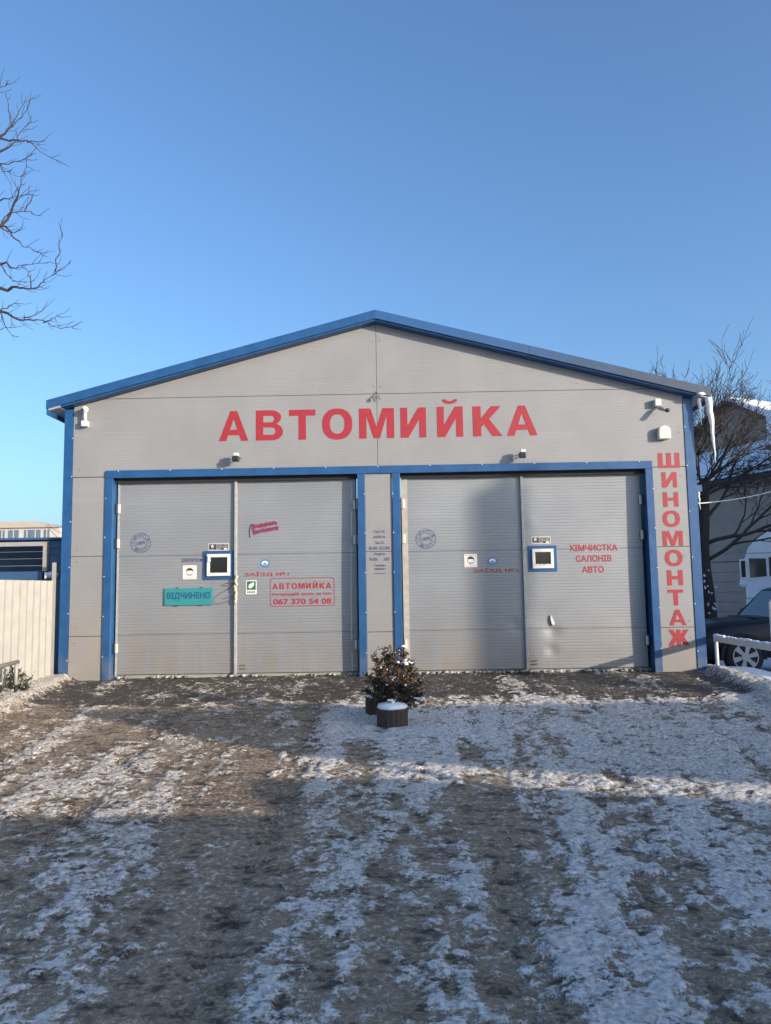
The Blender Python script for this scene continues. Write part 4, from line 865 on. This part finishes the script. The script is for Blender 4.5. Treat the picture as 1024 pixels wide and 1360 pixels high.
# ------------------------------------------------------------------ dark off-road car behind the right corner
M_CAR = mat('dark_blue_car_paint', (0.006, 0.008, 0.013), 0.3, spec=0.35)
M_TYRE = mat('tyre_rubber', (0.022, 0.022, 0.023), 0.85)
M_RIM = mat('alloy_rim', (0.42, 0.43, 0.44), 0.35, metal=0.6)
M_CGL = mat('car_glass', (0.02, 0.03, 0.04), 0.05, spec=0.7)
def suv(x, y, z):
    e = empty('parked_car', (x, y, z), 'dark blue off-road car parked behind the right railing and snow bank', 'car')
    hw = 0.92
    # stations along the length: x, half width at sill, half width at shoulder, sill z, shoulder z, top z (bonnet or tail)
    st = [(0.0, .70, .66, .38, .70, .78), (0.10, .84, .80, .32, .80, .92), (0.35, .90, .86, .30, .93, 1.00), (0.9, .92, .88, .32, .98, 1.05), (1.45, .92, .89, .32, 1.03, 1.10), (2.4, .93, .90, .32, 1.05, 1.10), (3.6, .93, .90, .32, 1.06, 1.10), (4.4, .90, .86, .36, 1.05, 1.08), (4.6, .82, .78, .42, .95, .98)]
    m = MB(); R_ = []
    for sx, a, b_, z0, z1, z2 in st:
        sec = [(-a*0.9, z0), (-a, z0+0.08), (-a*1.0, (z0+z1)/2), (-b_*1.0, z1-0.04), (-b_*0.95, z1+0.01), (-b_*0.6, z2), (0, z2+0.015), (b_*0.6, z2), (b_*0.95, z1+0.01), (b_, z1-0.04), (a, (z0+z1)/2), (a, z0+0.08), (a*0.9, z0)]
        R_.append(len(m.v)); m.v += [(sx, q[0], q[1]) for q in sec]
    ns = 13
    for r0, r1 in zip(R_, R_[1:]):
        for k in range(ns): j = (k+1) % ns; m.f.append((r0+k, r0+j, r1+j, r1+k))
    m.f.append(tuple(R_[0]+k for k in range(ns-1, -1, -1))); m.f.append(tuple(R_[-1]+k for k in range(ns)))
    body = m.build('body', M_CAR, e, smooth=True)
    # greenhouse: pillars and roof
    def gh(dx, w0, w1): pass
    lo = [(1.35, .80), (4.25, .80)]; ro = [(2.05, .66, 1.66), (4.05, .66, 1.66)]
    rf = MB(); rf.prism([(2.06, 1.63), (4.12, 1.63), (4.0, 1.71), (2.35, 1.71)], -0.68, 0.68); rf.build('roof', M_CAR, e, bevel=0.03)
    for s in (-1, 1):
        for (xa, za), (xb, zb), r in (((1.60, 1.07), (2.12, 1.62), .035), ((2.75, 1.07), (2.75, 1.65), .035), ((3.55, 1.07), (3.6, 1.65), .04), ((4.3, 1.05), (4.08, 1.65), .05)):
            MB().tube([(xa, s*0.83, za), (xb, s*0.67, zb)], r, 6).build('pillar', M_CAR, e)
        for (x0, x1, x2, x3) in ((1.66, 2.74, 2.74, 2.14), (2.77, 3.53, 3.58, 2.77), (3.57, 4.28, 4.06, 3.62)):
            MB().quad((x0, s*0.835, 1.075), (x1, s*0.835, 1.075), (x2, s*0.68, 1.64), (x3, s*0.68, 1.64)).build('window', M_CGL, e)
    MB().quad((1.58, -0.82, 1.07), (1.58, 0.82, 1.07), (2.10, 0.66, 1.64), (2.10, -0.66, 1.64)).build('windscreen', M_CGL, e)
    MB().quad((4.31, -0.82, 1.06), (4.31, 0.82, 1.06), (4.09, 0.66, 1.64), (4.09, -0.66, 1.64)).build('rear_window', M_CGL, e)
    for wx in (0.88, 3.6):
        for s in (-1, 1):
            yy = s*0.80
            ar = MB(); n_ = 18
            for r_, (ya, yb) in (((0.43), (s*0.86, s*0.955)),):
                for k in range(n_):
                    a0, a1 = math.pi*k/n_*1.1-0.15, math.pi*(k+1)/n_*1.1-0.15
                    pa, pb = [(wx+rr*math.cos(t_), 0.36+rr*math.sin(t_)) for rr, t_ in ((0.45, a0), (0.45, a1))]
                    pc, pd = [(wx+rr*math.cos(t_), 0.36+rr*math.sin(t_)) for rr, t_ in ((0.385, a1), (0.385, a0))]
                    ar.quad((pa[0], yb, pa[1]), (pb[0], yb, pb[1]), (pc[0], yb, pc[1]), (pd[0], yb, pd[1])); ar.quad((pa[0], ya, pa[1]), (pb[0], ya, pb[1]), (pb[0], yb, pb[1]), (pa[0], yb, pa[1]))
            ar.build('wheel_arch', M_CAR, e)
            MB().lathe([(0.40, 0), (0.40, 0.004*s)], 24, (wx, s*0.925, 0.37), axis='y').build('wheel_well', M_DARK, e)
            wh = MB().lathe([(0.25, -0.11), (0.33, -0.115), (0.36, -0.08), (0.36, 0.08), (0.33, 0.115), (0.25, 0.11)], 28, (wx, s*0.90, 0.36), axis='y').build('wheel', M_TYRE, e, smooth=True)
            MB().lathe([(0.245, 0), (0.245, s*0.004), (0.20, s*0.004)], 24, (wx, s*1.018, 0.36), axis='y').build('hub', M_DARK, wh)
            rim = MB(); rim.lathe([(0.085, 0), (0.085, s*0.02)], 14, (wx, s*1.022, 0.36), axis='y')
            for k in range(6):
                t_ = k*math.pi/3+0.26; c0, s0 = math.cos(t_), math.sin(t_); px, pz = -s0, c0
                P2 = [(wx+c0*0.07+px*0.032, 0.36+s0*0.07+pz*0.032), (wx+c0*0.07-px*0.032, 0.36+s0*0.07-pz*0.032), (wx+c0*0.235-px*0.052, 0.36+s0*0.235-pz*0.052), (wx+c0*0.235+px*0.052, 0.36+s0*0.235+pz*0.052)]
                rim.prism(P2, s*1.022, s*1.035)
            for k in range(28):
                t0, t1 = 2*math.pi*k/28, 2*math.pi*(k+1)/28
                rim.quad(*[(wx+r_*math.cos(t_), s*1.03, 0.36+r_*math.sin(t_)) for r_, t_ in ((0.232, t0), (0.232, t1), (0.252, t1), (0.252, t0))])
            rim.build('rim', M_RIM, wh)
    for s in (-1, 1):
        B(-0.01, 0.10, s*0.52-0.14, s*0.52+0.14, 0.66, 0.80).build('headlight', M_WHITE, e, bevel=0.02)
        B(1.75, 1.90, s*0.98-0.09, s*0.98+0.09, 1.08, 1.24).build('mirror', M_CAR, e, bevel=0.03)
    B(2.76, 2.772, -0.937, -0.9, 0.45, 1.02).build('door_gap', M_DARK, e)
    for xx in (2.45, 3.25): B(xx, xx+0.2, -0.955, -0.935, 0.92, 0.95).build('handle', M_CAR, e)
    B(1.25, 1.56, -0.6, 0.5, 1.085, 1.105).build('wiper_cowl', M_BLACK, e)
suv(6.14, 4.5, -0.50)

# ------------------------------------------------------------------ white lorry cab
M_LORRY = mat('white_lorry_paint', (0.86, 0.87, 0.88), 0.35, var=0.06, scale=4)
lo = empty('white_lorry', (11.0, 12.0, -0.55), 'white lorry cab with roof fairing behind the parked car', 'lorry', None, math.radians(-27))
MB().prism([(0.02, 1.35), (3.2, 1.35), (3.2, 3.9), (1.6, 3.86), (0.95, 3.55), (0.42, 3.22), (0.15, 2.9), (0.03, 2.55)], 0.0, 2.4).build('cab', M_LORRY, lo, bevel=0.05)
MB().prism([(0.0, 0.55), (3.2, 0.55), (3.2, 1.345), (0.0, 1.345)], 0.06, 2.34).build('lower_body', M_LORRY, lo, bevel=0.04)
MB().prism([(-0.06, 0.5), (0.35, 0.5), (0.35, 0.85), (-0.06, 0.95)], -0.03, 2.43).build('bumper', M_LORRY, lo, bevel=0.03)
MB().prism([(0.16, 1.98), (0.62, 2.02), (0.62, 2.56), (0.16, 2.58)], -0.012, -0.001).build('side_window', M_CGL, lo)
MB().prism([(0.70, 2.0), (1.25, 2.12), (1.25, 2.60), (0.70, 2.60)], -0.012, -0.001).build('side_window', M_CGL, lo)
MB().prism([(0.09, 1.9), (1.4, 2.06), (1.4, 2.10), (0.09, 1.94)], -0.02, -0.0).build('belt_moulding', M_LORRY, lo)
B(1.42, 1.44, -0.006, 0.0, 1.4, 3.0).build('door_gap', M_DARK, lo); B(0.0, 3.2, -0.008, 0.0, 2.72, 2.745).build('roof_joint', M_GALV, lo)
mr = B(-0.10, 0.10, -0.34, -0.18, 1.95, 2.55).build('mirror', M_LORRY, lo, bevel=0.03); B(-0.06, 0.06, -0.345, -0.341, 2.0, 2.5).build('mirror_glass', M_BLACK, mr)
MB().tube([(0.06, -0.02, 2.4), (0.0, -0.2, 2.4)], 0.025, 6).build('mirror_arm', M_BLACK, lo)
MB().blob((-0.02, -0.26, 1.84), (0.12, 0.09, 0.13), 2, 10, 7, 0.1).build('mirror_dish', M_LORRY, lo, smooth=True)
for wx in (0.95,):
    w_ = MB().lathe([(0.3, -0.15), (0.48, -0.15), (0.5, 0.0), (0.48, 0.15), (0.3, 0.15)], 24, (wx, 0.12, 0.5), axis='y').build('wheel', M_TYRE, lo, smooth=True)
    MB().lathe([(0.29, 0), (0.27, -0.03)], 20, (wx, -0.03, 0.5), axis='y').build('rim', M_RIM, w_)

# ------------------------------------------------------------------ grey house on the right
M_PLAS = mat('grey_brown_plaster', (0.36, 0.272, 0.225), 0.9, var=0.12, scale=1.2, bump=0.15, bscale=30)
M_PLAS2 = mat('pink_grey_panel', (0.39, 0.29, 0.24), 0.8, var=0.08, scale=2)
M_ROOFD = mat('dark_roof_tiles', (0.06, 0.055, 0.055), 0.8, var=0.3, scale=8)
ho = empty('grey_house', (12.9, 17.6, -0.6), 'grey rendered house with snowy roof and garage door behind the bare tree', 'house', None, math.atan2(-0.91, 0.41))
# local x runs along the wall towards the viewer, local y points into the house
B(-9, 6.5, 0.0, 0.25, 0, 5.9).build('wall', M_PLAS, ho); B(6.25, 6.5, 0.25, 9, 0, 5.9).build('wall', M_PLAS, ho)
for i in range(7): B(-0.95+0, 2.2, -0.045, -0.001, 0.04+i*0.375, 0.04+i*0.375+0.36).build('garage_panel', M_PLAS2, ho)
B(-1.15, 2.4, -0.07, -0.001, 2.70, 2.95).build('lintel', M_PLAS2, ho); B(-1.15, -0.97, -0.07, -0.001, 0, 2.69).build('jamb', M_PLAS2, ho); B(2.22, 2.4, -0.07, -0.001, 0, 2.69).build('jamb', M_PLAS2, ho)
B(0.95, 1.4, -0.06, -0.046, 1.80, 2.25).build('number_plate', mat('blue_plate', (0.03, 0.06, 0.12), 0.4), ho)
m = MB(); m.quad((-9.3, -0.45, 5.75), (6.9, -0.45, 5.75), (6.9, 2.6, 7.55), (-9.3, 2.6, 7.55)); m.quad((-9.3, -0.45, 5.62), (-9.3, 2.6, 7.42), (6.9, 2.6, 7.42), (6.9, -0.45, 5.62)); m.quad((-9.3, -0.45, 5.62), (6.9, -0.45, 5.62), (6.9, -0.45, 5.75), (-9.3, -0.45, 5.75)); m.build('roof', M_ROOFD, ho)
nu, nv = 60, 14; uu = np.linspace(-9.2, 6.8, nu); vv = np.linspace(-0.38, 2.6, nv); m = MB()
for j in range(nv):
    for i in range(nu):
        th = 0.10*(1-abs(2*(j/(nv-1))-1)**6)+0.02+0.05*float(fbm(np.array(uu[i]), np.array(vv[j]), 0.8, 3, 31)); m.v.append((uu[i], vv[j], 5.79+(vv[j]+0.38)*0.59+th))
for j in range(nv-1):
    for i in range(nu-1): q = j*nu+i; m.f.append((q, q+1, q+nu+1, q+nu))
m.build('roof_snow', M_SNOW, ho, smooth=True)
MB().tube([(-9.3, -0.52, 5.66), (6.9, -0.52, 5.66)], 0.07, 8).build('gutter', M_ROOFD, ho)
for z in (5.98, 6.08): MB().tube([(-9.0, -0.25, z), (6.5, -0.25, z)], 0.02, 5).build('snow_guard', M_ROOFD, ho)
up_ = MB().prism([(-6.5, 5.9), (1.6, 5.9), (1.6, 7.5), (-1.6, 9.35), (-6.5, 6.9)], 2.61, 8.0).build('upper_wall', M_PLAS, ho)
MB().prism([(-6.9, 6.8), (-1.6, 9.40), (2.2, 7.2), (2.2, 7.36), (-1.6, 9.58), (-6.9, 6.96)], 2.2, 8.4).build('upper_roof', M_ROOFD, up_)
MB().prism([(-1.55, 9.57), (2.1, 7.43), (2.1, 7.55), (-1.5, 9.70)], 2.25, 8.3).build('upper_snow', M_SNOW, up_)
B(1.9, 3.1, 3.0, 4.2, 6.5, 10.2).build('chimney', M_PLAS, ho); B(1.75, 3.25, 2.85, 4.35, 10.21, 10.35).build('chimney_cap', M_ROOFD, ho)
MB().prism([(2.1, 6.0), (5.6, 6.0), (2.35, 8.1), (2.1, 8.1)], 0.1, 3.0).build('porch_snow', M_SNOW, ho)

# ------------------------------------------------------------------ unseen blockers, added to shade the forecourt, car and right gate
wl_ = empty('shadow_caster_wall', (0, -12.3, -0.45), 'unseen stepped wall behind the viewer, added to shade the near forecourt', 'wall')
for pl in ([(3.2, 0), (7.8, 0), (7.8, 2.44), (3.2, 2.44)], [(7.81, 0), (11.3, 0), (11.3, 2.46), (9.6, 2.77), (8.6, 2.77), (7.81, 2.44)], [(11.31, 0), (18, 0), (18, 2.43), (11.31, 2.46)]):
    MB().prism(pl, -0.12, 0.12).build('wall_section', M_CONC, wl_)  # added wall, its top outline cut to set the near shadow edge
bb_ = empty('shadow_caster_board', (0, -12.6, -0.45), 'unseen board on posts behind the viewer, added to shade the middle forecourt', 'sign')
MB().prism([(10.3, 3.17), (12.3, 2.77), (19, 2.73), (19, 4.04), (10.3, 4.04)], 0.1, 0.16).build('board', M_GALV, bb_)  # added board, lower edge sloped to leave a sunlit strip below its shadow
for x in (10.6, 14.6, 18.6): MB().tube([(x, 0.05, -0.1), (x, 0.05, 4.04)], 0.045, 8).build('post', M_GALV, bb_)
nb = empty('shadow_caster_house', (16, -7.2, -0.55), 'unseen plain house added on the right to shade the car and snow bank', 'house')
B(0, 9, 0, 20, 0, 5.6).build('wall', M_PLAS, nb); MB().prism([(-0.4, 5.6), (9.4, 5.6), (4.5, 8.0)], -0.4, 20.4).build('roof', M_ROOFD, nb)  # added block that keeps the sun off the car and snow bank
po = empty('shadow_caster_trunk', (1.86+0.8137*36, 0.16-0.5812*36, -0.55), 'unseen lopped trunk added to cast a soft shadow on the right gate', 'tree')
MB().tube([(0, 0, 0), (0.02, 0, 3), (0, 0, 6), (0, 0, 11.0)], [0.28, 0.27, 0.26, 0.25], 10).build('trunk', M_BARK, po)  # added trunk, sized for the soft upright shadow on the right gate
MB().tube([(0, 0, 10.95), (0.1, 0.1, 11.25)], [0.12, 0.08], 8).build('crown', M_BARK, po)
